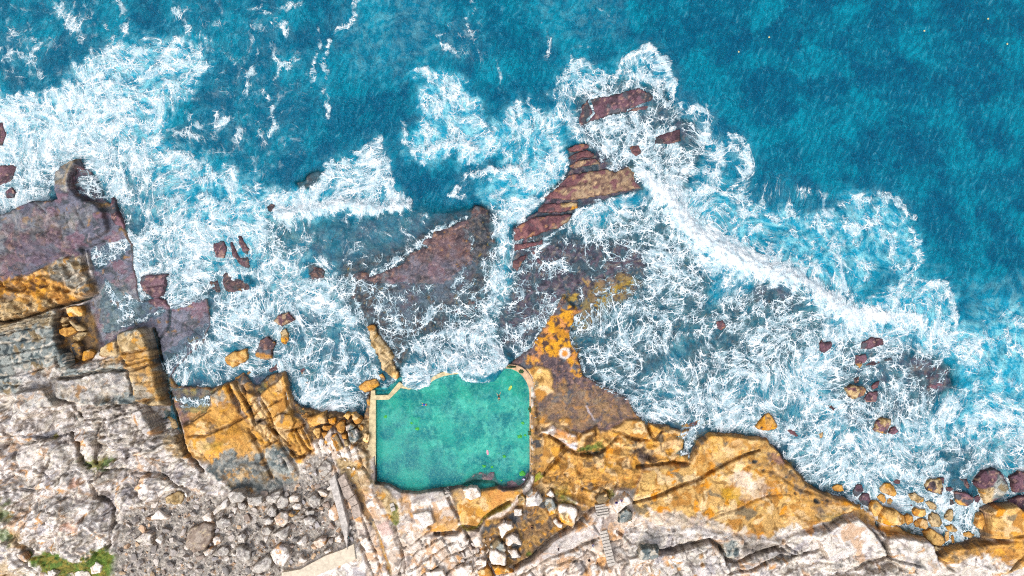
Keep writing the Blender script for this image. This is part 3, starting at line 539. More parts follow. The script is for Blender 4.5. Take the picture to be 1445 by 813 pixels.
# scattered lines offshore, west
for q, w, v in (([(75,0),(95,20),(110,45),(112,60)],7,.6),([(165,0),(175,25),(180,50)],5,.45),([(148,40),(160,50),(150,80),(120,70)],5,.4),([(245,12),(262,35),(280,50)],6,.55),([(10,30),(20,60),(5,90)],6,.35),([(40,30),(48,60),(40,90)],4,.35),
                ([(0,65),(40,80),(60,110)],9,.4),([(500,-10),(499,12),(490,36),(482,42)],4.5,.75),([(480,40),(462,55),(458,90),(460,130),(463,168)],3.5,.5),([(448,40),(446,80),(442,125)],4,.42),([(363,8),(385,22),(402,35),(410,60)],4,.5),([(390,10),(424,2)],4,.4),
                ([(358,88),(350,110),(340,140)],4,.4),([(415,80),(395,95),(385,110)],4.5,.5),([(388,150),(386,175),(380,195)],3.5,.5),([(355,175),(340,188),(325,195)],4,.5),([(300,155),(312,170),(280,175),(262,165)],6,.6),([(385,82),(402,92),(424,86)],4,.5),
                ([(250,215),(265,225),(285,235)],8,.55),([(240,180),(262,185),(280,200)],6,.5),([(372,120),(380,140)],3,.4),([(620,60),(640,68),(650,82),(655,75)],3.2,.5),([(600,60),(612,50),(630,45)],2.5,.35),([(662,0),(670,12),(660,25),(675,35)],3,.45),([(660,40),(668,52),(675,70)],3.5,.4),
                ([(765,30),(772,50),(770,85)],3.5,.42),([(840,12),(852,18),(868,24)],2.5,.45),([(800,48),(805,70),(830,62)],2.5,.32),([(695,85),(705,105),(708,130)],3,.3),([(820,60),(845,66)],2,.3)):
    fl(q, w*1.15, v*.9, wp=1., n=.9)
fp([(-180,-40),(120,-40),(180,60),(60,130),(-180,130)], .12, 30); fp([(200,0),(420,0),(440,200),(400,280),(240,210),(300,80)], .13, 30); fp([(600,20),(680,20),(700,90),(620,90)], .12, 15); fp([(1000,255),(1100,250),(1180,280),(1100,300),(1020,300)], .2, 12)
# centre bloom
both([(583,98),(600,90),(612,98),(650,108),(662,130),(682,150),(690,175),(720,170),(735,190),(720,215),(690,225),(650,235),(640,215),(600,235),(575,225),(570,195),(590,170),(596,135),(600,115)], .42, .95, 7)
both([(590,100),(610,93),(645,110),(668,140),(682,165),(660,170),(620,150),(610,120)], .2, .3, 7)
fl([(598,218),(620,205),(660,205),(675,215)], 5, .8); fl([(640,275),(660,250),(690,240),(730,240)], 7, .85); fl([(572,170),(570,200),(585,225)], 4, .5); fl([(645,262),(642,275),(655,280)], 5, .7)
both([(715,160),(735,135),(760,160),(790,160),(800,200),(790,250),(740,290),(720,320),(700,340),(690,290),(670,270),(700,240),(730,200)], .42, .75, 10)
both([(730,260),(790,200),(800,240),(770,270),(755,290),(722,320),(722,400),(700,460),(690,480),(650,470),(680,440),(700,340)], .48, .75, 10)
fl([(760,160),(745,140),(735,150),(725,190)], 4, .6)
both([(690,300),(722,310),(722,360),(715,400),(695,440),(690,480),(620,470),(610,470),(650,430),(680,400),(690,350)], .45, .55, 9)
fl([(725,340),(723,400),(700,440),(698,475)], 7, .45)
fp([(490,-20),(620,-20),(640,60),(560,110),(500,100),(470,40)], .22, 25, T=M); fp([(740,-20),(900,-20),(880,50),(780,60)], .16, 20, T=M); fp([(1360,400),(1625,380),(1625,560),(1360,520)], .3, 25, T=M)
both([(720,350),(800,330),(900,320),(960,340),(950,400),(900,440),(830,440),(790,400)], .34, .1, 10)
# reef top
both([(775,130),(800,90),(812,80),(850,95),(870,105),(885,80),(910,68),(940,90),(950,125),(960,150),(950,200),(905,215),(880,235),(860,240),(835,215),(805,200),(790,180)], .5, .4, 8)
for q, w, v in (([(870,110),(882,82),(915,66),(940,85),(952,120),(950,140)],4.5,.8),([(806,78),(812,100),(830,120),(850,130),(870,108)],5,.7),([(870,130),(890,150),(885,180),(905,200)],5,.5),([(800,180),(830,185),(860,165),(900,165)],5,.55),
                ([(905,80),(915,100),(925,120),(922,140)],3,.5),([(885,100),(905,108),(922,115)],3,.5),([(850,100),(852,130),(858,165)],4,.5)): fl(q, w, v, wp=.8)
both([(845,170),(910,170),(950,185),(920,215),(900,220),(870,242),(840,220)], .5, .2, 8)
both([(900,215),(950,200),(975,215),(985,240),(960,260),(1000,290),(980,320),(930,280),(905,260)], .7, .4, 9)
both([(955,165),(975,150),(1000,165),(1005,190),(1040,190),(1060,210),(1060,245),(1020,270),(1000,290),(960,250),(970,200)], .36, .3, 8)
for q, w, v in (([(972,160),(985,150),(1000,162),(998,185),(985,210),(968,240)],6,.75),([(1025,185),(1045,200),(1058,215),(1050,250),(1020,275)],5,.65),([(1018,200),(1022,225),(1005,250)],5,.6),([(985,190),(1010,200),(1015,225)],4,.5)): fl(q, w, v)
both([(810,290),(870,280),(905,270),(940,290),(945,310),(900,330),(830,340),(805,330)], .55, .55, 7)
both([(820,350),(860,320),(940,310),(980,350),(960,400),(900,430),(860,440),(840,400)], .28, .12, 12)
both([(722,385),(745,360),(795,365),(800,400),(795,430),(780,450),(760,475),(730,500),(705,500),(698,480),(720,430)], .55, .12, 7); fl([(795,365),(800,390),(797,410),(785,430),(775,450),(762,468),(750,488),(728,507)], 2.6, .95, wp=.15, n=.3, taper=False); fl([(710,480),(740,462),(770,458)], 6, .6)
both([(930,360),(1000,380),(960,450),(900,480),(870,500),(850,470),(880,430)], .3, .15, 12)
# lobe breaking over the north wall
both([(570,512),(578,495),(590,480),(605,470),(630,467),(660,468),(685,475),(700,488),(712,500),(725,508),(712,520),(670,535),(640,538),(600,552),(580,550),(565,538)], .68, .3, 5, w=.3)
fp([(500,395),(560,380),(640,400),(690,340),(700,420),(620,470),(560,520),(510,450)], .2, 12); fl([(500,395),(525,388),(560,376)], 3, .8, wp=.2); fl([(640,410),(655,380),(672,330)], 6, .5); fp([(725,360),(770,350),(800,340),(760,330),(740,300),(725,330)], .3, 5); fl([(722,345),(735,310),(760,285),(790,262),(800,240)], 4, .7, wp=.3); fl([(750,350),(790,325),(815,300),(860,282),(905,272)], 3.5, .6, wp=.3)
fl([(572,520),(580,495),(595,477),(625,468),(660,468),(690,480),(708,500)], 4, .75, wp=.3); fl([(566,535),(575,547),(590,550),(606,543),(612,530)], 4, .6, wp=.3); fl([(640,525),(670,522),(700,520),(712,512)], 5, .75, wp=.3); fl([(650,535),(672,537),(676,540),(690,536)], 5, .65, wp=.3)
fl([(535,475),(548,500),(556,520)], 5, .85); fl([(540,545),(560,535)], 6, .8)
fp([(500,410),(550,400),(590,420),(600,460),(570,505),(550,510),(530,470)], .3, 8, w=.5); fl([(533,465),(536,420),(545,402),(560,402)], 2.2, .7, wp=.3); fl([(560,505),(590,470),(615,435),(625,428)], 3, .75, wp=.3)
fp([(600,440),(660,420),(690,440),(690,470),(620,470)], .3, 10)
# the big breaker
RG = [(900,240),(935,268),(950,292),(975,325),(1010,350),(1050,368),(1095,385),(1130,402),(1165,425),(1200,440),(1255,448)]
fl([(915,225),(940,255),(960,280)], 14, .8, wp=.4); fl(RG, 19, 1.2, wp=.4, n=.7); fl([(960,300),(985,322),(1020,345),(1080,375),(1130,395),(1190,430)], 17, 1.05, wp=.35, n=.6); fl([(950,290),(990,270),(1010,265)], 6, .6)
fl([(1190,430),(1205,455),(1240,450),(1290,445)], 8, .9, wp=.4)
both([(950,250),(1000,270),(1040,290),(1080,290),(1150,300),(1190,280),(1210,270),(1250,280),(1280,300),(1295,325),(1300,370),(1290,400),(1240,380),(1210,420),(1150,400),(1100,375),(1010,345),(960,300)], .25, .75, 8)
for q, w, v in (([(1140,300),(1170,320),(1220,325),(1250,300)],9,.45),([(1200,275),(1215,285),(1245,275),(1265,285),(1290,310)],6,.55),([(1000,270),(1035,275),(1060,290),(1040,310),(1070,320)],7,.45),([(1160,330),(1185,370),(1190,395)],5,.4),([(1290,320),(1297,370),(1280,390)],6,.4),([(1150,370),(1165,385),(1185,395),(1200,420)],7,.6),([(1240,340),(1270,330),(1260,360)],7,.35)): fl(q, w, v)
both([(1195,430),(1230,420),(1260,400),(1330,390),(1350,420),(1355,460),(1330,480),(1260,470)], .42, .75, 9); fl([(1300,395),(1335,405),(1352,440),(1350,480)], 4, .5); fl([(1310,400),(1340,395)], 5, .5)
both([(1230,450),(1340,470),(1440,440),(1625,450),(1625,720),(1400,700),(1350,600),(1360,520),(1300,470)], .26, .8, 18)
both([(1290,445),(1330,465),(1385,475),(1400,500),(1350,515),(1300,495),(1270,465)], .5, .5, 9); both([(1390,430),(1625,420),(1625,480),(1430,480)], .15, .35, 12); both([(1330,590),(1430,560),(1625,580),(1625,720),(1445,716),(1400,712),(1330,680),(1300,620)], .40, .3, 14)
both([(1370,545),(1420,550),(1430,600),(1370,600)], .2, .4, 10)
both([(950,300),(1000,350),(1100,395),(1190,440),(1260,460),(1345,520),(1360,560),(1330,620),(1340,700),(1320,765),(1250,730),(1130,668),(1090,620),(1000,605),(915,600),(890,565),(820,510),(808,480),(815,440),(870,400),(940,340)], .50, .42, 9)
both([(1100,440),(1200,460),(1280,480),(1290,600),(1240,700),(1160,690),(1100,620),(1000,605),(960,560),(1040,500)], .36, .25, 14)
both([(1080,600),(1200,620),(1330,640),(1340,700),(1320,765),(1250,730),(1130,668)], .2, .3, 10); both([(860,560),(950,560),(1060,590),(1100,610),(1090,625),(1000,606),(915,600)], .4, .2, 7)
both([(830,480),(900,470),(970,500),(1000,570),(900,560),(850,540),(820,510)], .12, 0, 12); fl([(806,470),(808,490),(818,508),(826,530),(850,546),(872,553),(887,563),(900,585),(915,598)], 3.4, .95, wp=.15, n=.3, taper=False); fl([(805,484),(806,462),(812,448),(830,435),(860,410)], 3, .6, wp=.3)
fl([(958,612),(975,608),(968,635)], 8, .95, wp=.3); fl([(950,640),(965,638),(972,645)], 5, .9, wp=.3); both([(1180,700),(1240,700),(1300,720),(1330,768),(1260,740),(1200,712)], .35, .2, 6); fl([(1125,640),(1140,670),(1160,690)], 9, .6)
fp([(1320,700),(1385,700),(1385,760),(1340,768)], .45, 5); fp([(1070,612),(1110,630),(1130,660),(1100,640)], .5, 4)
fp([(1190,712),(1250,690),(1330,690),(1390,700),(1385,760),(1330,772),(1262,742)], .55, 6); fp([(400,545),(440,560),(500,560),(520,585),(440,582)], .4, 5)
# dark clear lanes in the wash (lower foam)
def clear(pts, w, v):
    s = sl(pts, w*3+20); d, t = dln(pts, GX[s], GY[s]); F[s] *= 1-v*np.exp(-(d/w)**2)
clear([(900,530),(940,505),(985,480)], 10, .6); clear([(1180,600),(1200,605)], 8, .5); clear([(1080,560),(1130,590),(1140,620)], 9, .35); clear([(1210,540),(1280,520),(1340,540)], 16, .45); clear([(1225,500),(1215,520)], 8, .4)
clear([(470,470),(480,500)], 8, .5); clear([(500,540),(520,530)], 7, .4); clear([(405,470),(440,500),(450,540)], 9, .3); clear([(960,460),(1000,430),(1010,400)], 14, .4); clear([(1060,410),(1120,415),(1150,430)], 10, .5); clear([(880,400),(920,430)], 22, .35)
clear([(655,262),(700,262),(735,268)], 8, .6); clear([(205,120),(220,115)], 8, .5); clear([(170,165),(150,170)], 6, .4); clear([(120,60),(80,80)], 12, .5)
clear([(735,375),(760,400),(790,405),(830,385),(860,400)], 16, .5); clear([(720,455),(745,430)], 12, .4); clear([(770,360),(840,370),(900,390),(840,420),(800,400)], 22, .35); clear([(710,440),(740,440)], 14, .25); clear([(450,320),(520,320),(570,330)], 18, .4); F = np.clip((F*.80+.10*_g*ss(.05,.4,F)+.12*_g2*ss(.05,.4,F))*1., 0, 1.0)+.35*ss(.965, 1., F); M = np.clip(M, 0, 1)
def blur(R_, k):
    for ax in (0, 1):
        for _ in range(2):
            c = np.cumsum(np.pad(R_, [(k+1, k) if a == ax else (0, 0) for a in (0, 1)], mode='edge'), axis=ax, dtype=np.float64)
            R_ = ((np.take(c, np.arange(2*k+1, c.shape[ax]), ax)-np.take(c, np.arange(0, c.shape[ax]-2*k-1), ax))/(2*k+1)).astype(f32)
    return R_
M = np.clip(np.maximum(M*1.12, .75*blur(F, 11)), 0, 1)
DK = ss(.1, .6, fbm(XX/70, YY/70, 4, 600, .55)+.25)

# ================================================================== SEA SURFACE HEIGHT
WZ = .10*fbm(XX/60, YY/60, 3, 701)+.05*fbm(XX/12, YY/30, 3, 702)
WZ += .25*ss(.3, 1., F)*(.3+fbm(XX/7, YY/7, 3, 703))*.6
d, t = dln(RG, GX*.35+XX*.65, GY*.35+YY*.65); amp = np.sin(np.clip(t*1.0, 0, 1)*3.14159)**.6
side = np.where(d < 40, 1, 0)
WZ += amp*.9*np.exp(-(d/13)**2)*(1+.8*fbm(XX/6, YY/6, 4, 705))+amp*.5*np.exp(-(d/30)**2)
for q, w, h in (([(392,305),(430,302),(480,288),(530,294),(574,291)],9,.8),([(640,275),(660,250),(690,240),(730,240)],8,.6),([(572,520),(580,495),(595,477),(625,468),(660,468),(690,480),(708,500)],6,.4),([(598,218),(620,205),(660,205)],7,.4),([(530,382),(560,372),(590,345),(610,325),(655,305)],7,.5),([(870,110),(882,82),(915,66),(940,85),(952,120)],8,.4)):
    d, t = dln(q, GX*.35+XX*.65, GY*.35+YY*.65); WZ += h*np.exp(-(d/w)**2)*(1+.4*fbm(XX/7, YY/7, 2, 706))
# thin wash running up over rock: the sheet follows the rock under it
wash = np.zeros(XX.shape, f32)
def wp(pts, v=1., soft=4, th=.07):
    s = sl(pts, soft+14); sd = sdp(pts, WX[s]*.6+GX[s]*.4, WY[s]*.6+GY[s]*.4); wash[s] = np.maximum(wash[s], ss(-soft, soft, sd)*v)
wp([(497,393),(545,402),(590,400),(625,400),(670,370),(660,310),(692,300),(690,400),(650,430),(604,470),(560,520),(530,470),(510,440)])
wp([(130,350),(185,335),(186,350),(140,385),(128,376)]); wp([(150,395),(196,424),(240,440),(200,455),(150,470),(140,440)]); wp([(228,500),(295,455),(290,490),(240,540)]); wp([(240,546),(300,550),(298,580),(262,582)], .9)
wp([(-40,270),(20,262),(70,280),(92,284),(50,300),(20,312),(-40,318)]); wp([(110,238),(150,250),(150,285),(120,282),(108,262)]); wp([(760,340),(900,310),(930,400),(860,430),(800,430),(790,400)], .9); wp([(238,390),(284,392),(290,425),(240,436)])
wp([(698,480),(722,385),(795,365),(800,410),(775,450),(762,470),(748,490),(727,507),(700,520)]); wp([(816,440),(806,462),(805,484),(815,500),(823,530),(850,545),(870,553),(885,562),(897,582),(915,600),(1000,560),(900,400)])
wp([(790,380),(900,330),(900,420),(820,440),(797,410)], .8); wp([(970,602),(985,620),(975,645),(948,640),(955,612)]); wp([(1070,612),(1110,628),(1135,668),(1200,706),(1260,742),(1250,700),(1100,600)], .6); wp([(400,540),(440,570),(430,580),(405,560)]); wp(P('d6',560,0,620,10,600,50,570,50), 1.)
surge = np.zeros(XX.shape, f32)
s = sl([(560,460),(745,560)], 20); sd = sdp([(566,545),(566,520),(585,485),(625,468),(670,470),(705,492),(728,504),(719,517),(700,538),(672,543),(652,538),(645,527),(636,529),(625,525),(612,533),(607,545),(590,552),(575,549)], WX[s]*.5+XX[s]*.5, WY[s]*.5+YY[s]*.5)
surge[s] = ss(-2., 5, sd)
WZ = np.maximum(WZ, np.where(wash > .02, np.minimum(Z+.10*wash-.03+.05*_g2, 1.2), -9)); 
gr = .3+1.25*ss(470, 530, YY)
WZ = np.where(surge > .01, np.maximum(WZ, surge*gr*(1+.08*_g2)), WZ)
DEPTH = np.clip(WZ-Z, 0, 12)
# swirling coordinates that give the foam lace its flow
UX = XX*S; UY = -YY*S
for k in range(3):
    e = .5; sc = (30., 12., 5.)[k]; am = (2.2, .45, .0)[k]
    px = UX/sc*2; py = UY/sc*2
    dy = fbm(px, py+e, 2, 801+k)-fbm(px, py-e, 2, 801+k); dx = fbm(px+e, py, 2, 801+k)-fbm(px-e, py, 2, 801+k)
    UX, UY = UX+am*dy, UY-am*dx

# ================================================================== MESHING
def bil(R, px, py):
    x = np.clip(px-X0, 0, X1-X0-1.001); y = np.clip(py-Y0, 0, Y1-Y0-1.001)
    ix = x.astype(np.int32); iy = y.astype(np.int32); fx = (x-ix).astype(f32); fy = (y-iy).astype(f32)
    if R.ndim == 3: fx = fx[..., None]; fy = fy[..., None]
    return (R[iy, ix]*(1-fx)+R[iy, ix+1]*fx)*(1-fy)+(R[iy+1, ix]*(1-fx)+R[iy+1, ix+1]*fx)*fy
def to_world(px, py, z): k = S*(H-z)/H; return (px-CX)*k, (CY-py)*k
def to_px(x, y, z): k = S*(H-z)/H; return x/k+CX, CY-y/k
def axis(a, b, st, far):
    c = list(np.arange(a, b+st/2, st)); d = st; l = [a]; r = [c[-1]]
    while r[-1] < far: d *= 1.25; r.append(r[-1]+d)
    d = st
    while l[-1] > -far: d *= 1.25; l.append(l[-1]-d)
    return np.array(l[1:][::-1]+c+r[1:], f32)
def grid_mesh(name, x, y, z, keep=None):
    ny, nx = z.shape; co = np.stack([x, y, z], -1).reshape(-1, 3).astype(f32)
    idx = np.arange(ny*nx).reshape(ny, nx); q = np.stack([idx[:-1, :-1], idx[:-1, 1:], idx[1:, 1:], idx[1:, :-1]], -1).reshape(-1, 4)
    sel = None
    if keep is not None:
        kf = keep.reshape(-1); q = q[kf]; used = np.zeros(ny*nx, bool); used[q.ravel()] = True
        re = np.cumsum(used)-1; q = re[q]; co = co[used]; sel = used
    me = bpy.data.meshes.new(name); me.vertices.add(len(co)); me.vertices.foreach_set('co', co.ravel())
    me.loops.add(len(q)*4); me.loops.foreach_set('vertex_index', q.ravel().astype(np.int32))
    me.polygons.add(len(q)); me.polygons.foreach_set('loop_start', np.arange(0, len(q)*4, 4, dtype=np.int32)); me.polygons.foreach_set('loop_total', np.full(len(q), 4, np.int32))
    me.polygons.foreach_set('use_smooth', np.ones(len(q), bool)); me.update(calc_edges=True)
    return me, sel
def attr_f(me, name, v): a = me.attributes.new(name, 'FLOAT', 'POINT'); a.data.foreach_set('value', np.ascontiguousarray(v, f32).ravel())
def attr_v(me, name, v): a = me.attributes.new(name, 'FLOAT_VECTOR', 'POINT'); a.data.foreach_set('vector', np.ascontiguousarray(v, f32).ravel())
def attr_c(me, name, v):
    a = me.attributes.new(name, 'FLOAT_COLOR', 'POINT'); v4 = np.ones(v.shape[:-1]+(4,), f32); v4[..., :3] = v; a.data.foreach_set('color', v4.ravel())
def link(me, name, mat, parent=None):
    o = bpy.data.objects.new(name, me); C.objects.link(o)
    if mat: me.materials.append(mat)
    if parent: o.parent = parent
    return o

# ================================================================== MATERIALS
def new_mat(name):
    m = bpy.data.materials.new(name); m.use_nodes = True; nt = m.node_tree; nt.nodes.clear(); return m, nt
class G:
    def __init__(s, nt, d2=False): s.nt = nt; s.d2 = d2
    def n(s, t, **k):
        n = s.nt.nodes.new(t)
        for a, b in k.items(): setattr(n, a, b)
        return n
    def put(s, sock, v):
        if isinstance(v, bpy.types.NodeSocket): s.nt.links.new(v, sock)
        elif v is not None: sock.default_value = v
    def math(s, op, a, b=None, c=None, clamp=False):
        n = s.n('ShaderNodeMath', operation=op, use_clamp=clamp); s.put(n.inputs[0], a); s.put(n.inputs[1], b); s.put(n.inputs[2], c); return n.outputs[0]
    def vmath(s, op, a, b=None, sc=None):
        n = s.n('ShaderNodeVectorMath', operation=op); s.put(n.inputs[0], a); s.put(n.inputs[1], b)
        if sc is not None: s.put(n.inputs['Scale'], sc)
        return n.outputs[0]
    def mix(s, f, a, b, mode='MIX'):
        n = s.n('ShaderNodeMix', data_type='RGBA', blend_type=mode); s.put(n.inputs[0], f); s.put(n.inputs[6], a); s.put(n.inputs[7], b); return n.outputs[2]
    def noise(s, v, sc, det=4, rough=.55, dist=0., out=0):
        n = s.n('ShaderNodeTexNoise', noise_dimensions='2D' if s.d2 else '3D'); s.put(n.inputs['Vector'], v); s.put(n.inputs['Scale'], sc); s.put(n.inputs['Detail'], float(det)); s.put(n.inputs['Roughness'], rough); s.put(n.inputs['Distortion'], dist); return n.outputs[out]
    def vor(s, v, sc, feat='DISTANCE_TO_EDGE', out=0, rnd=1.):
        n = s.n('ShaderNodeTexVoronoi', feature=feat, voronoi_dimensions='2D'); s.put(n.inputs['Vector'], v); s.put(n.inputs['Scale'], sc); s.put(n.inputs['Randomness'], rnd); return n.outputs[out]
    def mr(s, v, a, b, c=0., d=1., smooth=True):
        n = s.n('ShaderNodeMapRange', interpolation_type='SMOOTHSTEP' if smooth else 'LINEAR'); s.put(n.inputs[0], v); s.put(n.inputs[1], a); s.put(n.inputs[2], b); s.put(n.inputs[3], c); s.put(n.inputs[4], d); return n.outputs[0]
    def attr(s, name, out): n = s.n('ShaderNodeAttribute', attribute_name=name); return n.outputs[out]
    def bump(s, h, strength, dist, nrm=None):
        n = s.n('ShaderNodeBump'); s.put(n.inputs['Height'], h); s.put(n.inputs['Strength'], strength); s.put(n.inputs['Distance'], dist)
        if nrm: s.put(n.inputs['Normal'], nrm)
        return n.outputs[0]
def c4(h): v = hexlin(h); return (float(v[0]), float(v[1]), float(v[2]), 1.)

def rock_material(name, use_attr=True, obj_color=False, bump=.5, fine=1.):
    m, nt = new_mat(name); g = G(nt)
    geo = g.n('ShaderNodeNewGeometry'); tc = g.n('ShaderNodeTexCoord')
    pos = tc.outputs['Object'] if obj_color else geo.outputs['Position']
    if obj_color: col = g.n('ShaderNodeObjectInfo').outputs['Color']; wet = 0.
    else: col = g.attr('alb', 'Color'); wet = g.attr('wet', 'Fac')
    n1 = g.noise(pos, 1.1, 7, .68); g.d2 = not obj_color; n2 = g.noise(pos, 5., 3, .65); wn = g.n('ShaderNodeTexNoise', noise_dimensions='3D' if obj_color else '2D'); g.put(wn.inputs['Vector'], pos); g.put(wn.inputs['Scale'], 1.7); wn.inputs['Detail'].default_value = 4; n3 = wn.outputs[0]; wv = g.vmath('SCALE', wn.outputs[1], sc=1.)
    k = g.mr(n1, .3, .7, .80, 1.22, False); k = g.math('MULTIPLY', k, g.mr(n2, .3, .7, .82, 1.17, False))
    pit = g.vor(g.vmath('ADD', pos, wv), 1.9, 'F1'); pm = g.mr(pit, .05, .16, 1., 0.); pm = g.math('MULTIPLY', pm, g.mr(n3, .5, .6, 0., .5))
    hue = g.mix(g.mr(n3, .38, .66, 0., .16), col, g.mix(1., col, (1.15, .93, .74, 1), 'MULTIPLY'))
    hue = g.mix(g.mr(g.noise(pos, 3.7, 4, .7),   .56, .66, 0., .16), hue, g.mix(1., hue, (1.5, 1.48, 1.46, 1), 'MULTIPLY'))
    kk = g.n('ShaderNodeCombineColor'); [g.put(kk.inputs[i], k) for i in range(3)]
    c = g.mix(1., hue, kk.outputs[0], 'MULTIPLY'); c = g.mix(pm, c, g.mix(1., c, (.42, .38, .38, 1), 'MULTIPLY'))
    cr = g.vor(g.vmath('ADD', pos, wv), .62); cm = g.mr(cr, .0, .022, 1., 0.); cm = g.math('MULTIPLY', cm, g.mr(g.noise(pos, .5, 2), .46, .56, 0., .8))
    c = g.mix(cm, c, g.mix(1., c, (.3, .27, .25, 1), 'MULTIPLY'))
    cr2 = g.vor(g.vmath('ADD', pos, g.vmath('SCALE', wv, sc=.7)), 1.7); cm2 = g.math('MULTIPLY', g.mr(cr2, .0, .045, 1., 0.), g.mr(wn.outputs[0], .5, .58, 0., .75)); c = g.mix(cm2, c, g.mix(1., c, (.42, .38, .35, 1), 'MULTIPLY')); cm = g.math('MAXIMUM', cm, g.math('MULTIPLY', cm2, .7))
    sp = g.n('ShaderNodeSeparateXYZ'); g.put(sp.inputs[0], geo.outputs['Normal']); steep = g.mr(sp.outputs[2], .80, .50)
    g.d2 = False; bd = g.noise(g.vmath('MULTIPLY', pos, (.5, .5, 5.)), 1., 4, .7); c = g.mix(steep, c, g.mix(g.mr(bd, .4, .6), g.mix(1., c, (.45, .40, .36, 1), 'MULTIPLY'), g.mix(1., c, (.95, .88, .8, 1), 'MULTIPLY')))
    h = g.math('ADD', g.math('MULTIPLY', n1, 1.), g.math('MULTIPLY', n2, .35)); h = g.math('SUBTRACT', h, g.math('MULTIPLY', pm, .25)); h = g.math('SUBTRACT', h, g.math('MULTIPLY', cm, .5))
    p = g.n('ShaderNodeBsdfPrincipled'); g.put(p.inputs['Base Color'], c)
    g.put(p.inputs['Roughness'], g.mr(wet, 0., 1., .9, .42, False) if not obj_color else .88); g.put(p.inputs['Specular IOR Level'], .35)
    g.put(p.inputs['Normal'], g.bump(h, bump, .35*fine)); o = g.n('ShaderNodeOutputMaterial'); nt.links.new(p.outputs[0], o.inputs[0]); return m
MROCK = rock_material('weathered_rock'); MSTONE = rock_material('loose_stone', obj_color=True, bump=.35, fine=.6)

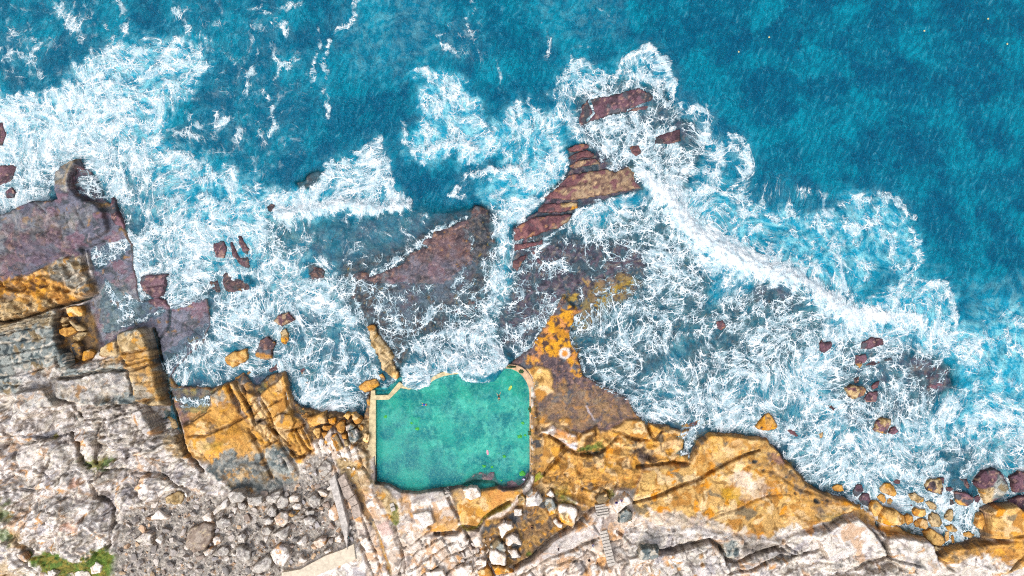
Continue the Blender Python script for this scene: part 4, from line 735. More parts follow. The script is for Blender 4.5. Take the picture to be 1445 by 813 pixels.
def water_material(name, pool=False):
    m, nt = new_mat(name); g = G(nt, True)
    geo = g.n('ShaderNodeNewGeometry'); pos = geo.outputs['Position']
    foam = g.attr('foam', 'Fac'); milk = g.attr('milk', 'Fac'); dep = g.attr('depth', 'Fac'); fc = g.attr('flow', 'Vector'); dk = g.attr('tone', 'Fac')
    # waves: long crests running north-east
    mp = g.n('ShaderNodeMapping', vector_type='TEXTURE'); g.put(mp.inputs[0], pos); g.put(mp.inputs['Rotation'], (0, 0, math.radians(-24))); g.put(mp.inputs['Scale'], (1., 2.6, 1.))
    wob = g.vmath('ADD', mp.outputs[0], g.vmath('SCALE', g.noise(pos, .22, 2, out=1), sc=1.4))
    w1 = g.noise(wob, 1.25, 3, .55, .1); w2 = g.noise(wob, 2.4, 3, .6, .1); w3 = g.noise(pos, .16, 3, .5)
    if pool: w1 = g.noise(pos, 1.6, 5, .62, .3); w2 = g.noise(pos, 4.5, 3, .6)
    wav = g.math('ADD', w1, g.math('MULTIPLY', w2, .32))
    if pool:
        tone = g.mix(g.mr(g.noise(pos, .17, 5, .65), .35, .65), c4('#0094a6'), c4('#38d4c4'))
        tone = g.mix(g.mr(g.noise(pos, 2.2, 5, .7, .3), .46, .66, 0., .5), tone, c4('#78dcc8'))
        foamm = 0.; alpha = g.mr(dep, 0., 1.5, .06, .40, False); c = tone; fm = None
    else:
        deep = g.mix(dk, c4('#005676'), c4('#00829c')); deep = g.mix(g.mr(w3, .35, .65, 0., .55), deep, c4('#006a88'))
        deep = g.mix(g.mr(g.noise(g.vmath('ADD', pos, g.vmath('SCALE', g.noise(pos, .12, 3, out=1), sc=9.)), .22, 5, .62), .45, .68, 0., .45), deep, c4('#047f98'))
        deep = g.mix(g.math('MULTIPLY', g.mr(wav, .76, .94, 0., .22), g.mr(w3, .42, .62, .25, 1.)), deep, c4('#6fb4c8')); deep = g.mix(g.mr(wav, .72, .60, 0., .42), deep, c4('#004462'))  # pale glints on crests and darker troughs painted into the water colour
        mk = g.math('MULTIPLY', milk, g.mr(g.noise(fc, .32, 5, .65), .28, .62, .35, 1.15)); mk = g.math('MINIMUM', mk, 1.)
        c = g.mix(mk, deep, g.mix(g.mr(g.noise(fc, .5, 5, .65), .4, .64), c4('#1690b0'), c4('#7cc4d2')))
        # foam lace: cell borders that swell until they merge
        nz = g.noise(fc, .6, 5, .62, out=1); nl = g.noise(fc, .33, 4, .6, out=1); sep = g.n('ShaderNodeSeparateColor'); g.put(sep.inputs[0], nl); sp2 = g.n('ShaderNodeSeparateColor'); g.put(sp2.inputs[0], nz)
        f0 = g.math('ADD', foam, g.mr(sep.outputs[0], .3, .7, -.29, .29, False)); f0 = g.math('ADD', f0, g.mr(sp2.outputs[2], .3, .7, -.10, .10, False))
        gate = g.mr(foam, .03, .16, 0., 1.)
        jit = g.vmath('ADD', fc, g.vmath('SCALE', nz, sc=.9)); jit2 = g.vmath('ADD', fc, g.vmath('SCALE', nz, sc=.45))
        jit0 = g.vmath('ADD', fc, g.vmath('SCALE', nl, sc=3.2)); lay = None
        for v, sc, a0, b0, lw in ((jit0, .15, .08, .07, .016), (jit, .38, .05, .11, .024), (jit, .85, .14, .15, .040), (jit2, 1.8, .26, .24, .068)):
            e = g.vor(v, sc); w = g.math('MAXIMUM', g.math('MULTIPLY', g.math('SUBTRACT', f0, a0), b0), 0.)
            x = g.math('DIVIDE', g.math('SUBTRACT', e, g.math('MULTIPLY', w, .35)), g.math('ADD', g.math('MULTIPLY', w, .8), lw)); l = g.math('SUBTRACT', 1., x, clamp=True)
            l = g.math('MULTIPLY', l, g.mr(w, .0, .04))
            lay = l if lay is None else g.math('ADD', lay, g.math('MULTIPLY', g.math('SUBTRACT', 1., lay), l))
        lay = g.math('MULTIPLY', g.math('POWER', lay, 1.15), g.mr(sp2.outputs[1], .3, .6, .68, 1.12, False), clamp=True)
        film = g.mr(g.math('ADD', f0, g.mr(sp2.outputs[0], .35, .65, -.2, .2)), .22, .80, 0., .92)
        film = g.math('MULTIPLY', film, g.mr(dep, .04, .8, .42, 1.))
        solid = g.math('MAXIMUM', g.mr(f0, 1.02, 1.25), g.mr(g.math('ADD', foam, g.mr(sp2.outputs[1], .3, .7, -.12, .12)), .92, 1.08))
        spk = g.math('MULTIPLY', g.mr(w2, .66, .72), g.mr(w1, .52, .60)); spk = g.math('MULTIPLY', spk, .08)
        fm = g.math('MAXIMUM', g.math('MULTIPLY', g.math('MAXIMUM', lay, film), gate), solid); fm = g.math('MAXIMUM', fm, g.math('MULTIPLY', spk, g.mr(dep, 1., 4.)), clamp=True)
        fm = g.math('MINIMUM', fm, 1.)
        d2 = g.math('MULTIPLY', dep, g.mr(milk, 0., 1., .38, 1.3, False)); alpha = g.math('SUBTRACT', 1., g.math('POWER', 2.718, g.math('MULTIPLY', d2, -1.)))
        alpha = g.math('MULTIPLY', alpha, g.mr(dep, 0., .2, .3, 1.))
        alpha = g.math('MAXIMUM', alpha, fm)
        white = g.mix(g.math('MAXIMUM', lay, solid), c4('#b2d0da'), g.mix(g.mr(sp2.outputs[1], .35, .65), c4('#c4d5df'), c4('#e6edf1'))); c = g.mix(fm, c, white)
    p = g.n('ShaderNodeBsdfPrincipled'); g.put(p.inputs['Base Color'], c); g.put(p.inputs['IOR'], 1.33)
    if fm is not None:
        g.put(p.inputs['Roughness'], g.mr(fm, 0., .6, .2, .9, False)); g.put(p.inputs['Specular IOR Level'], g.mr(fm, 0., .6, .22, .1, False))
        b = g.bump(g.math('ADD', wav, g.math('MULTIPLY', g.noise(pos, 2.8, 3, .6), .3)), .8, .6); hb = g.math('ADD', g.math('MULTIPLY', fm, .8), g.math('MULTIPLY', g.noise(fc, 2.4, 5, .7), g.mr(foam, .3, 1., .1, 1.1)))
        b = g.bump(hb, .6, .22, b)
    else:
        g.put(p.inputs['Roughness'], .35); g.put(p.inputs['Specular IOR Level'], .15); b = g.bump(wav, .45, .3)
    g.put(p.inputs['Normal'], b)
    tr = g.n('ShaderNodeBsdfTransparent'); g.put(tr.inputs[0], (.80, .93, .95, 1) if not pool else (.60, .93, .89, 1))
    mx = g.n('ShaderNodeMixShader'); g.put(mx.inputs[0], alpha); nt.links.new(tr.outputs[0], mx.inputs[1]); nt.links.new(p.outputs[0], mx.inputs[2])
    o = g.n('ShaderNodeOutputMaterial'); nt.links.new(mx.outputs[0], o.inputs[0]); return m
MSEA = water_material('sea_water'); MPOOL = water_material('pool_water', True)
def plain(name, hx, rough=.7, var=.12, sc=3., bump=.15, dist=.05):
    m, nt = new_mat(name); g = G(nt); tc = g.n('ShaderNodeTexCoord').outputs['Object']; n = g.noise(tc, sc, 5, .65); b = c4(hx)
    lo = tuple(x*(1-var*1.6) for x in b[:3])+(1,); hi = tuple(min(x*(1+var*1.6), 1) for x in b[:3])+(1,)
    p = g.n('ShaderNodeBsdfPrincipled'); g.put(p.inputs['Base Color'], g.mix(g.mr(n, .3, .7), lo, hi)); g.put(p.inputs['Roughness'], rough); g.put(p.inputs['Normal'], g.bump(n, bump, dist))
    o = g.n('ShaderNodeOutputMaterial'); nt.links.new(p.outputs[0], o.inputs[0]); return m
def attr_mat(name, rough=.8):
    return MROCK

# ================================================================== THE GROUND AND THE SEA
gx = axis(-126, 126, .2, 1600); gy = axis(-74, 74, .2, 1600); GXw, GYw = np.meshgrid(gx, gy)
zz = np.zeros(GXw.shape, f32)
for _ in range(2): px, py = to_px(GXw, GYw, zz); zz = bil(ZM, px, py)
px, py = to_px(GXw, GYw, zz)
gz = bil(Z, px, py); far = np.hypot(np.maximum(np.abs(GXw)-126, 0), np.maximum(np.abs(GYw)-74, 0)); gz = gz+np.where(gz > .5, np.minimum(far*.02, 12), 0)
me, _s = grid_mesh('ground', GXw, GYw, gz); attr_c(me, 'alb', np.clip(bil(A, px, py), 0, 1).reshape(-1, 3)); attr_f(me, 'wet', bil(WET, px, py))
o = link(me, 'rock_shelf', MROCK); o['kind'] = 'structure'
sx = axis(-126, 126, .27, 1600); sy = axis(-74, 74, .27, 1600); SXw, SYw = np.meshgrid(sx, sy); px, py = to_px(SXw, SYw, 0*SXw)
wz = bil(WZ, px, py).astype(f32); insea = sdp(POOL, px.ravel(), py.ravel()).reshape(px.shape); sg = bil(surge, px, py); zt = bil(Z, px, py)
low = ((insea > 2.) & (sg < .35))|((zt-wz > 1.2)&(py > 330)); cut = low[:-1, :-1] & low[1:, 1:] & low[1:, :-1] & low[:-1, 1:]
cut = low[:-1, :-1] | low[1:, 1:] | low[1:, :-1] | low[:-1, 1:]
me, sel = grid_mesh('sea', SXw, SYw, wz, ~cut)
for nme, R in (('foam', F), ('milk', M), ('depth', DEPTH), ('tone', DK)): attr_f(me, nme, bil(R, px, py).ravel()[sel])
ux = bil(UX.astype(f32), px, py)+np.where(far[:1, :1] > -1, 0, 0); uy = bil(UY.astype(f32), px, py); attr_v(me, 'flow', np.stack([ux, uy, 0*ux], -1).reshape(-1, 3)[sel])
o = link(me, 'sea_water', MSEA); o['kind'] = 'structure'
# pool water
PWZ = .72
wx_ = np.arange(-30, 6.01, .25, dtype=f32); wy_ = np.arange(-45, -14, .25, dtype=f32); PXw, PYw = np.meshgrid(wx_, wy_); px, py = to_px(PXw, PYw, PWZ+0*PXw)
sd = sdp(POOL, px.ravel(), py.ravel()).reshape(px.shape); kq = (sd > -5); kq = kq[:-1, :-1] & kq[1:, 1:] & kq[1:, :-1] & kq[:-1, 1:]
me, sel = grid_mesh('pool_surface', PXw, PYw, PWZ+.02*fbm(px/8, py/8, 3, 5), kq); attr_f(me, 'depth', np.clip(PWZ-bil(Z, px, py), 0, 9).ravel()[sel])
o = link(me, 'pool_water', MPOOL); o['kind'] = 'structure'
def ground(px, py):
    """world position on the ground under plan point (px,py)"""
    z = float(bil(Z, np.array([px], f32), np.array([py], f32))[0]); zm = float(bil(ZM, np.array([px], f32), np.array([py], f32))[0])
    x, y = to_world(px, py, zm); return x, y, z, zm
# ================================================================== THINGS
def tag(o, label=None, cat=None, group=None, kind=None):
    if label: o['label'] = label
    if cat: o['category'] = cat
    if group: o['group'] = group
    if kind: o['kind'] = kind
    return o
RNG = np.random.RandomState(5)
def rock(pts, name, label, typ, h, cat='rock', z0=None, flat=.5, bev=None, facets=5, group=None, wet=0., sub=None, subpts=None, cracks=(), seed=None, parent=None, warp=.22, tilt=None):
    """an angular block with its outline from the survey: sheer sides, chipped edge, faceted top"""
    sd_ = RNG.randint(9999) if seed is None else seed; rs = np.random.RandomState(sd_)
    cx = sum(p[0] for p in pts)/len(pts); cy = sum(p[1] for p in pts)/len(pts)
    gz_ = float(bil(Z, np.array([cx], f32), np.array([cy], f32))[0])
    if z0 is None: z0 = max(gz_, -.45)
    zm = z0+h*.8; W = [to_world(px, py, zm) for px, py in pts]
    xs = [q[0] for q in W]; ys = [q[1] for q in W]; bx, by = max(xs)-min(xs), max(ys)-min(ys); area = bx*by
    st = float(np.clip(math.sqrt(area)/20, .09, .3)); gx = np.arange(min(xs)-st*1.5, max(xs)+st*1.6, st, dtype=f32); gy = np.arange(min(ys)-st*1.5, max(ys)+st*1.6, st, dtype=f32)
    X, Y = np.meshgrid(gx, gy); wa = min(warp, .12*math.sqrt(area))
    def sdf(x, y): return sdp(W, x+wa*fbm(x/1.3, y/1.3, 3, sd_), y+wa*fbm(x/1.3, y/1.3, 3, sd_+7))
    sd = sdf(X, Y); k = sd > -st*1.5
    b = bev if bev else .16*math.sqrt(area)*.7
    e = np.clip(sd/b, 0, 1); prof = h*(1-(1-e)**2.2*.45)
    top = np.full(X.shape, h, f32); ox, oy = sum(xs)/len(xs), sum(ys)/len(ys); rr = math.sqrt(area)*.5
    for i in range(facets):
        a = rs.uniform(0, 6.28); s = rs.uniform(.15, .8)*h/rr*(1-flat)*1.6; off = rs.uniform(.1, .5)*rr
        top = np.minimum(top, h-s*((X-ox)*math.cos(a)+(Y-oy)*math.sin(a)-off).clip(0))
    if tilt: top = top+tilt[0]*(X-ox)+tilt[1]*(Y-oy)
    z = np.minimum(prof, top)+.05*h*fbm(X/(.35*rr+.2), Y/(.35*rr+.2), 4, sd_+3)+.025*fbm(X/.3, Y/.3, 2, sd_+4)
    for cp, cw, cdp in cracks:
        d, t = dln([to_world(px, py, zm) for px, py in cp], X, Y); z = z-cdp*np.exp(-(d/cw)**2)
    z = z0+np.maximum(z, .12*h)
    g1 = (sdf(X+.03, Y)-sdf(X-.03, Y))/.06; g2 = (sdf(X, Y+.03)-sdf(X, Y-.03))/.06; out = sd <= 0
    X = np.where(out, X-(sd-.015)*np.clip(g1, -1, 1), X); Y = np.where(out, Y-(sd-.015)*np.clip(g2, -1, 1), Y); z = np.where(out, z0-.9, z)
    ins = sd > 0; kq = ins[:-1, :-1]|ins[1:, 1:]|ins[1:, :-1]|ins[:-1, 1:]
    # keep the largest connected body
    me, sel = grid_mesh(name, X, Y, z.astype(f32), kq)
    fx, fy = to_px(X, Y, zm)
    col = typecol(typ, fx+sd_%300, fy-sd_%200, sd_ % 13)
    for sp, st_ in (subpts or ()):
        m_ = ss(-1.5, 1.5, sdp(sp, fx+1.5*perlin(fx/3, fy/3, 2), fy+1.5*perlin(fx/3, fy/3, 5)))[..., None]; col = col+(typecol(st_, fx, fy)-col)*m_
    if sub:   # mineral or weed zones
        m_ = ss(-.08, .08, fbm(fx/12, fy/12, 4, sd_+21))[..., None]; col = col+(typecol(sub, fx, fy)-col)*m_
    wl = ss(.35, .0, z-max(z0, 0))[..., None] if z0 < .2 else 0*z[..., None]
    col = col*(1-.45*wl); col = col*rs.uniform(.92, 1.1)
    attr_c(me, 'alb', np.clip(col, 0, 1).reshape(-1, 3)[sel]); attr_f(me, 'wet', np.clip(wet+wl[..., 0], 0, 1).ravel()[sel].astype(f32))
    me.transform(__import__('mathutils').Matrix.Translation((-ox, -oy, -z0)))
    o = link(me, name, MROCK, parent); o.location = (ox, oy, z0)
    if label: tag(o, label, cat, group)
    return o
def blob(cx, cy, rx, ry, rot=0., n=8, seed=0, sq=.2):
    rs = np.random.RandomState(seed); r = math.radians(rot); p = []
    for i in range(n):
        a = 6.2832*(i+rs.uniform(-.25, .25))/n; k = rs.uniform(1-sq, 1+sq*.5); x = math.cos(a)*rx*k; y = math.sin(a)*ry*k
        p.append((cx+x*math.cos(r)-y*math.sin(r), cy+x*math.sin(r)+y*math.cos(r)))
    return p
SEAR = 'rocks standing in the surf'
for pts, lab, ty, h, kw in (
 (P('c6',595,38,640,12,700,10,710,28,660,48,610,52), 'narrow maroon rock strip, topmost of the stacked strips on the reef', 'red', .8, {}),
 (P('c6',585,90,620,65,690,42,735,58,735,78,690,84,620,98), 'maroon rock strip between two like strips on the reef', 'red', .85, {}),
 (P('c6',590,130,650,95,745,85,770,120,700,125,630,140), 'maroon rock strip just above the broad tan reef rock', 'red', .9, dict(sub='reeft')),
 (P('c6',465,295,550,225,600,170,720,150,800,140,850,155,935,110,955,125,960,185,995,240,880,262,760,285,640,305,520,300), 'broadest reef rock in the surf, tan top with maroon western end', 'reeft', 1.3, dict( cracks=((P('c6',540,235,620,225,720,200),.3,.4),(P('c6',850,155,830,200,790,250),.25,.35)), subpts=((P('c6',465,295,550,225,600,170,700,155,640,230,560,250,540,300),'red'),))),
 (P('c6',440,320,520,318,650,312,652,350,560,370,440,372), 'small reef block with a yellow lichen end under the broad tan rock', 'red', 1., dict(subpts=((P('c6',615,335,655,335,655,360,615,360),'lichen'),(P('c6',560,315,650,312,640,335,560,345),'tan')))),
 (P('c6',312,515,315,450,400,400,500,380,620,375,610,410,560,445,490,465,440,490,340,515), 'lowest big maroon reef rock with a tan eastern corner', 'red', 1.2, dict(subpts=((P('c6',500,460,610,385,640,420,560,450),'reeft'),), cracks=((P('c6',400,460,440,450,470,480),.35,.4),))),
 (P('c6',315,535,400,525,465,510,468,535,400,550,315,572), 'thin brown rock sliver below the maroon reef rocks', 'red', .6, {}),
 (P('c6',305,625,345,600,380,585,375,615,355,640,335,680,305,660), 'little brown rock at the west end of the washed reef', 'red', .6, {}),
 (P('c2',1000,475,1050,420,1160,400,1270,370,1330,400,1375,430,1378,455,1230,475,1150,490,1060,520,1020,540), 'northernmost maroon reef rock laced with running foam', 'plum', 1., dict(wet=.6, cracks=((P('c2',1220,465,1300,440,1378,435),.3,.4),(P('c2',1060,430,1080,480,1050,510),.3,.4)))),
 (P('c2',1335,580,1390,560,1445,545,1452,600,1420,612,1335,618), 'flat plum rock east of the northern reef in white water', 'plum', .6, dict(wet=.6)),
 (P('c2',1222,622,1270,615,1282,655,1250,668), 'small brown rock alone in the foam south of the northern reef', 'red', .7, {}),
 (P('c4',1110,530,1165,515,1185,550,1172,610,1118,602), 'squarish maroon rock ringed by foam, west of a broken cluster', 'plum', .9, dict(wet=.5)),
 (P('c4',1190,518,1215,515,1240,570,1255,600,1300,595,1322,690,1250,650,1210,600), 'long broken maroon rock in the middle of the western cluster', 'plum', .7, dict(wet=.6)),
 (P('c4',1235,490,1260,490,1300,560,1290,590,1265,580,1245,530), 'slim maroon rock at the top of the western cluster', 'plum', .8, dict(wet=.5)),
 (P('c4',1035,722,1145,710,1130,640,1200,640,1240,700,1300,720,1340,780,1200,800,1040,803), 'low plum ledge south of the western cluster, foam behind it', 'plum', .55, dict(wet=.8, sub='mussel', cracks=((P('c4',1145,710,1170,800),.25,.3),))),
 (P('c4',560,292,585,275,612,350,642,430,640,470,600,462,576,400), 'upright purple rock fin beside the western headland', 'plum', 1.9, dict(wet=.3, flat=.2)),
 (P('c4',20,262,60,235,85,262,70,296,30,296), 'round purple rock in foam at the left edge', 'plum', 1., dict(wet=.5)),
 (P('c4',-60,120,95,120,62,212,0,230,-60,220), 'flat purple rock at the left edge above the headland', 'plum', .8, dict(wet=.5)),
 ([(-8,172),(4,172),(9,190),(4,206),(-8,206)], 'small dark rock cut by the left edge in white water', 'plum', .8, {}),
 ([(376,292),(383,286),(390,290),(390,298),(382,301),(377,298)], 'small round brown rock under the western wave', 'mussel', .7, dict(wet=.8)),
 (P('c5',570,690,600,660,640,655,665,675,650,705,600,715), 'dark rounded rock awash in turquoise water', 'mussel', .7, dict(wet=.9)),
 (P('d2',650,332,690,290,750,270,800,320,740,356,705,366), 'brown rock farthest out in the white wash west of the pool', 'reeft', 1.3, dict(sub='plum')),
 (P('d2',696,400,730,372,757,410,755,450,735,490,710,470), 'pointed rock with yellow foot between two brown wash rocks', 'tan', 1.1, dict(subpts=((P('d2',700,440,760,430,740,495,705,470),'lichen'),))),
 (P('d2',540,545,570,450,620,425,680,470,650,520,655,572,600,582,545,560), 'two-tone rock, brown above and ochre below, in the wash', 'mussel', 1.4, dict(subpts=((P('d2',530,530,600,535,660,555,650,600,530,590),'ochre'),))),
 (P('d2',340,572,382,530,490,503,498,580,440,612,400,632,358,612), 'tan cracked block in foam above the ochre shelves', 'sandy', 1.5, dict(cracks=((P('d2',360,570,430,585,490,560),.2,.3),))),
 (P('d2',478,662,515,643,522,665,498,678), 'fist of ochre rock in foam below the tan cracked block', 'ochre', .6, {}),
 (P('d2',410,690,470,655,480,690,445,720,415,715), 'low ochre knob at the tip of the ochre shelves', 'ochre', .7, {}),
 (P('d2',630,640,680,600,690,640,655,660,635,655), 'thin brown slice of rock above the ochre shelf edge', 'red', .6, {}),
 (P('d2',800,590,830,600,910,640,930,700,900,735,860,752,835,680), 'streaked brown slab half drowned in the wash', 'tan', .6, dict(wet=.7, sub='red')),
 (P('d3',255,365,285,350,310,350,330,405,390,480,442,560,425,577,470,682,455,715,420,702,350,642,330,560,275,470,275,410), 'long tan rock fin pointing at the corner of the pool', 'tan', 1.6, dict(subpts=((P('d3',250,350,315,350,315,395,255,395),'ochre'),(P('d3',420,650,480,660,460,720,420,710),'ochre')), cracks=((P('d3',290,450,320,500,325,540,350,560,400,590,425,640),.22,.7),(P('d3',360,525,410,580,440,590),.2,.6)))),
 (P('d3',205,745,250,710,320,695,345,740,300,772,250,790,215,775), 'orange rock outside the pool corner, foam all round', 'ochre', 1.2, {}),
 (P('d3',340,672,360,663,382,700,370,716,345,700), 'small orange rock between the pool corner and the tan fin', 'ochre', .9, {}),
 (P('d3',680,580,740,540,775,510,805,503,842,522,825,577,770,600,735,620,690,632), 'orange and brown rock ringed by the wave north of the pool', 'ochre', 1.2, dict(sub='red')),
 (P('d3',102,745,140,742,142,762,108,764), 'tiny orange rock in foam left of the orange pool-corner rock', 'ochre', .5, {}),
 (P('d8',975,262,1040,250,1110,228,1165,235,1178,258,1150,280,1060,285,1000,297), 'low brown rock bar in foam off the big ochre slab', 'ochre', .6, dict(sub='red')),
 (P('e1',395,672,430,618,468,603,495,640,513,672,495,692,440,697,410,692), 'lone ochre boulder in white water above the big slab', 'ochre', 1.5, dict(sub='lichen')),
 (P('e1',545,690,575,680,628,718,605,732,570,712), 'small purple and brown rock right of the lone ochre boulder', 'red', .7, {}),
 (P('e1',722,710,748,700,742,730,728,738), 'small orange rock standing alone east of the slab', 'ochre', .7, {}),
 (P('e1',562,768,590,770,588,792,566,792), 'tiny rust rock off the tip of the big slab', 'red', .5, {}),
 (P('e1',612,665,640,662,640,675,616,677), 'speck of brown rock above the small purple rock', 'red', .4, {}),
 (P('e1',190,125,225,118,238,150,215,175,192,160), 'reddish rock in the middle of the washed eastern reef', 'red', .7, dict(wet=.4)),
 (P('e1',722,240,738,212,750,235,790,228,812,255,750,292,725,272), 'plum rock with a notched top, leftmost of the eastern group', 'plum', 1.1, {}),
 (P('e2',182,270,190,230,240,208,275,208,310,215,325,240,290,250,235,270), 'largest plum rock at the top of the eastern group', 'plum', 1., {}),
 (P('e2',155,300,210,296,218,320,195,350,182,370,158,345), 'plum rock with an orange foot in the eastern group', 'plum', 1.1, dict(subpts=((P('e2',155,345,200,345,190,375,160,375),'ochre'),))),
 (P('e2',200,350,240,328,290,322,300,342,250,360,205,362), 'long low plum rock below the largest plum rock', 'plum', .6, {}),
 (P('e2',305,322,345,312,352,325,310,335), 'little plum rock east of the long low one', 'plum', .5, {}),
 (P('e2',145,420,175,410,178,445,150,450), 'dark small rock above the brown oval boulder', 'mussel', .7, {}),
 (P('e2',105,475,130,457,200,462,218,482,205,515,150,532,125,520), 'brown oval boulder in the eastern foam', 'tan', 1.5, dict(sub='red')),
 (P('e2',240,460,262,438,285,435,270,475,245,480), 'small brown rock right of the oval boulder', 'red', .8, {}),
 (P('e2',198,530,230,490,275,490,270,545,240,545,215,548), 'purple block tucked beside the oval boulder', 'plum', 1., {}),
 (P('e2',5,560,25,550,62,592,45,598,10,575), 'small rust rock south-west of the oval boulder', 'red', .6, {}),
 (P('e2',250,690,265,650,295,622,345,635,340,665,322,712,265,705), 'golden and plum boulder beside its small round neighbour', 'tan', 1.4, dict(sub='plum')),
 (P('e2',325,712,335,680,365,672,382,695,365,714), 'round plum boulder touching the golden and plum one', 'plum', 1., {}),
 (P('e3',30,335,60,318,90,322,105,355,70,360,40,350), 'orange rock in foam off the east tip of the slab', 'ochre', .9, {}),
 (P('e3',152,345,168,318,200,322,205,355,170,395,150,380), 'purple rock above the foam-wrapped round one', 'plum', 1., {}),
 (P('e3',175,400,200,360,235,368,246,410,235,440,200,430), 'purple rock half wrapped in foam at the shore', 'plum', .8, dict(wet=.5)),
 (P('e3',296,345,320,314,355,312,385,350,388,375,370,390,330,372,300,362), 'golden boulder with a dark northern rim', 'ochre', 1.5, {}),
 (P('e3',362,300,385,288,404,300,400,320,370,318), 'small rust rock beside the golden boulder', 'red', .7, {}),
 (P('e3',275,385,300,368,320,375,328,410,315,425,290,410), 'ochre boulder below the golden one', 'ochre', 1., {}),
 (P('e3',328,400,350,390,365,405,355,430,332,425), 'little ochre boulder right below the golden one', 'ochre', .8, {}),
 (P('e3',240,430,255,410,290,412,322,455,300,490,270,498,242,465), 'pale gold cube of rock at the water line', 'sandy', 1.7, {}),
 (P('e3',538,330,555,295,590,292,632,285,637,330,632,378,590,370,542,350), 'grey brown boulder among the eastern foam', 'tan', 1.6, dict(sub='mussel')),
 (P('e3',600,285,640,280,636,320,620,300), 'dark red fin behind the grey brown boulder', 'red', 1., {}),
 (P('e3',645,335,670,328,688,345,670,360,648,355), 'small red rock between larger purple boulders', 'red', .8, {}),
 (P('e3',690,285,765,285,778,330,770,348,745,330,740,305), 'purple rock washed over by foam, in front of the cleft block', 'plum', .7, dict(wet=.6)),
 (P('e3',697,358,760,365,800,385,802,418,760,442,715,432,700,400), 'maroon boulder with an ochre flank', 'plum', 1.5, dict(subpts=((P('e3',700,400,730,410,770,440,715,435),'ochre'),))),
 (P('e3',802,385,825,377,836,395,825,422,805,415), 'small maroon rock touching the maroon boulder', 'plum', .9, {}),
 (P('e3',805,315,850,255,915,232,960,262,998,345,960,390,905,420,870,432,850,380,830,345), 'largest boulder of the surf, plum top over an ochre and slate face', 'plum', 2.4, dict(subpts=((P('e3',830,345,930,325,900,430,860,432),'tan'),(P('e3',930,260,998,345,960,390,900,400,900,320),'slate')), cracks=((P('e3',935,255,945,290,960,300),.25,.5),))),
 (P('e3',998,280,1050,250,1110,255,1120,350,1060,368,1020,368), 'smooth purple boulder near the right edge', 'plum', 2., {}),
 (P('e3',985,405,1040,385,1110,378,1110,450,1060,455,1010,435), 'dark purple boulder below the smooth one at the right edge', 'plum', 1.6, {}),
 (P('e3',445,368,480,366,535,392,532,412,500,422,460,405), 'long brown and ochre rock heading the boulder beach', 'tan', 1.1, {}),
 (P('e3',440,425,455,408,478,420,465,438), 'small rust stone below the long brown rock', 'red', .6, {}),
 (P('e3',535,412,555,405,602,430,595,462,560,450), 'ochre brown stone east of the long brown rock', 'tan', 1., {}),
 (P('e3',465,460,480,443,540,455,555,490,530,498,480,490), 'gold boulder with a flat top in the beach row', 'sandy', 1.3, {}),
 (P('e3',560,490,580,470,610,478,632,530,615,552,575,548,558,520), 'ochre grey boulder with a foam collar', 'tan', 1.4, {}),
 (P('e3',495,510,520,498,550,510,560,545,540,565,510,560), 'round ochre boulder beneath the flat-topped gold one', 'ochre', 1.2, {}),
 (P('e3',475,525,490,512,512,530,505,555,480,548), 'small bright orange boulder in the beach row', 'ochre', 1., {}),
 (P('e3',425,490,445,476,470,490,476,520,450,545,430,520), 'orange boulder against the gold bank', 'ochre', 1.3, {}),
 (P('e3',300,500,330,450,390,462,430,490,440,530,400,545,340,545,300,530), 'big golden boulder bank block at the shore', 'sandy', 1.8, {}),
 (P('e3',530,580,570,556,630,590,655,635,630,658,580,655,545,620), 'large smooth golden boulder at the bottom of the beach', 'sandy', 1.9, {}),
 (P('e3',640,500,655,460,685,452,692,500,680,520,650,512), 'brown wedge rock in the foam inlet', 'tan', 1.2, {}),
 (P('e3',640,545,680,530,715,565,700,582,660,570), 'olive boulder above the twin inlet stones', 'tan', 1., {}),
 (P('e3',645,575,665,570,672,620,655,640,642,610), 'narrow ochre stone, left of the inlet twins', 'ochre', 1., {}),
 (P('e3',672,595,690,590,698,635,680,642), 'narrow ochre stone, right of the inlet twins', 'ochre', .9, {}),
 (P('e3',735,580,770,568,808,592,785,612,745,600), 'flat orange rock in the foam by the eastern bank', 'ochre', .8, {}),
 (P('e3',808,540,820,480,845,468,868,505,850,568,825,560), 'upright ochre block leaning on the eastern bank', 'ochre', 1.8, {}),
 (P('e3',560,655,600,655,630,668,600,682,570,675), 'olive stones wedge under the large golden boulder', 'tan', .9, {}),
 (P('e3',655,150,700,148,725,170,700,182,660,172), 'dark rock awash with a foam cap north of the boulders', 'mussel', .5, dict(wet=.8)),
 (P('e3',745,185,780,170,790,215,770,250,750,230), 'dark purple rock just under the wash off the largest boulder', 'mussel', .5, dict(wet=.8)),
 (P('e3',660,395,680,390,700,420,680,440,665,425), 'dark speckled stone left of the maroon boulder', 'mussel', .6, dict(wet=.4)),
):
    kw = dict(kw); kw.setdefault('z0', max(-.55, min(float(bil(Z, np.array([pts[0][0]], f32), np.array([pts[0][1]], f32))[0]), .9)))
    if h < 1: kw.setdefault('flat', .75)
    rock(pts, 'sea_rock' if pts[0][1] < 690 else 'boulder', lab, ty, h, cat='rock' if pts[0][1] < 690 else 'boulder', **kw)
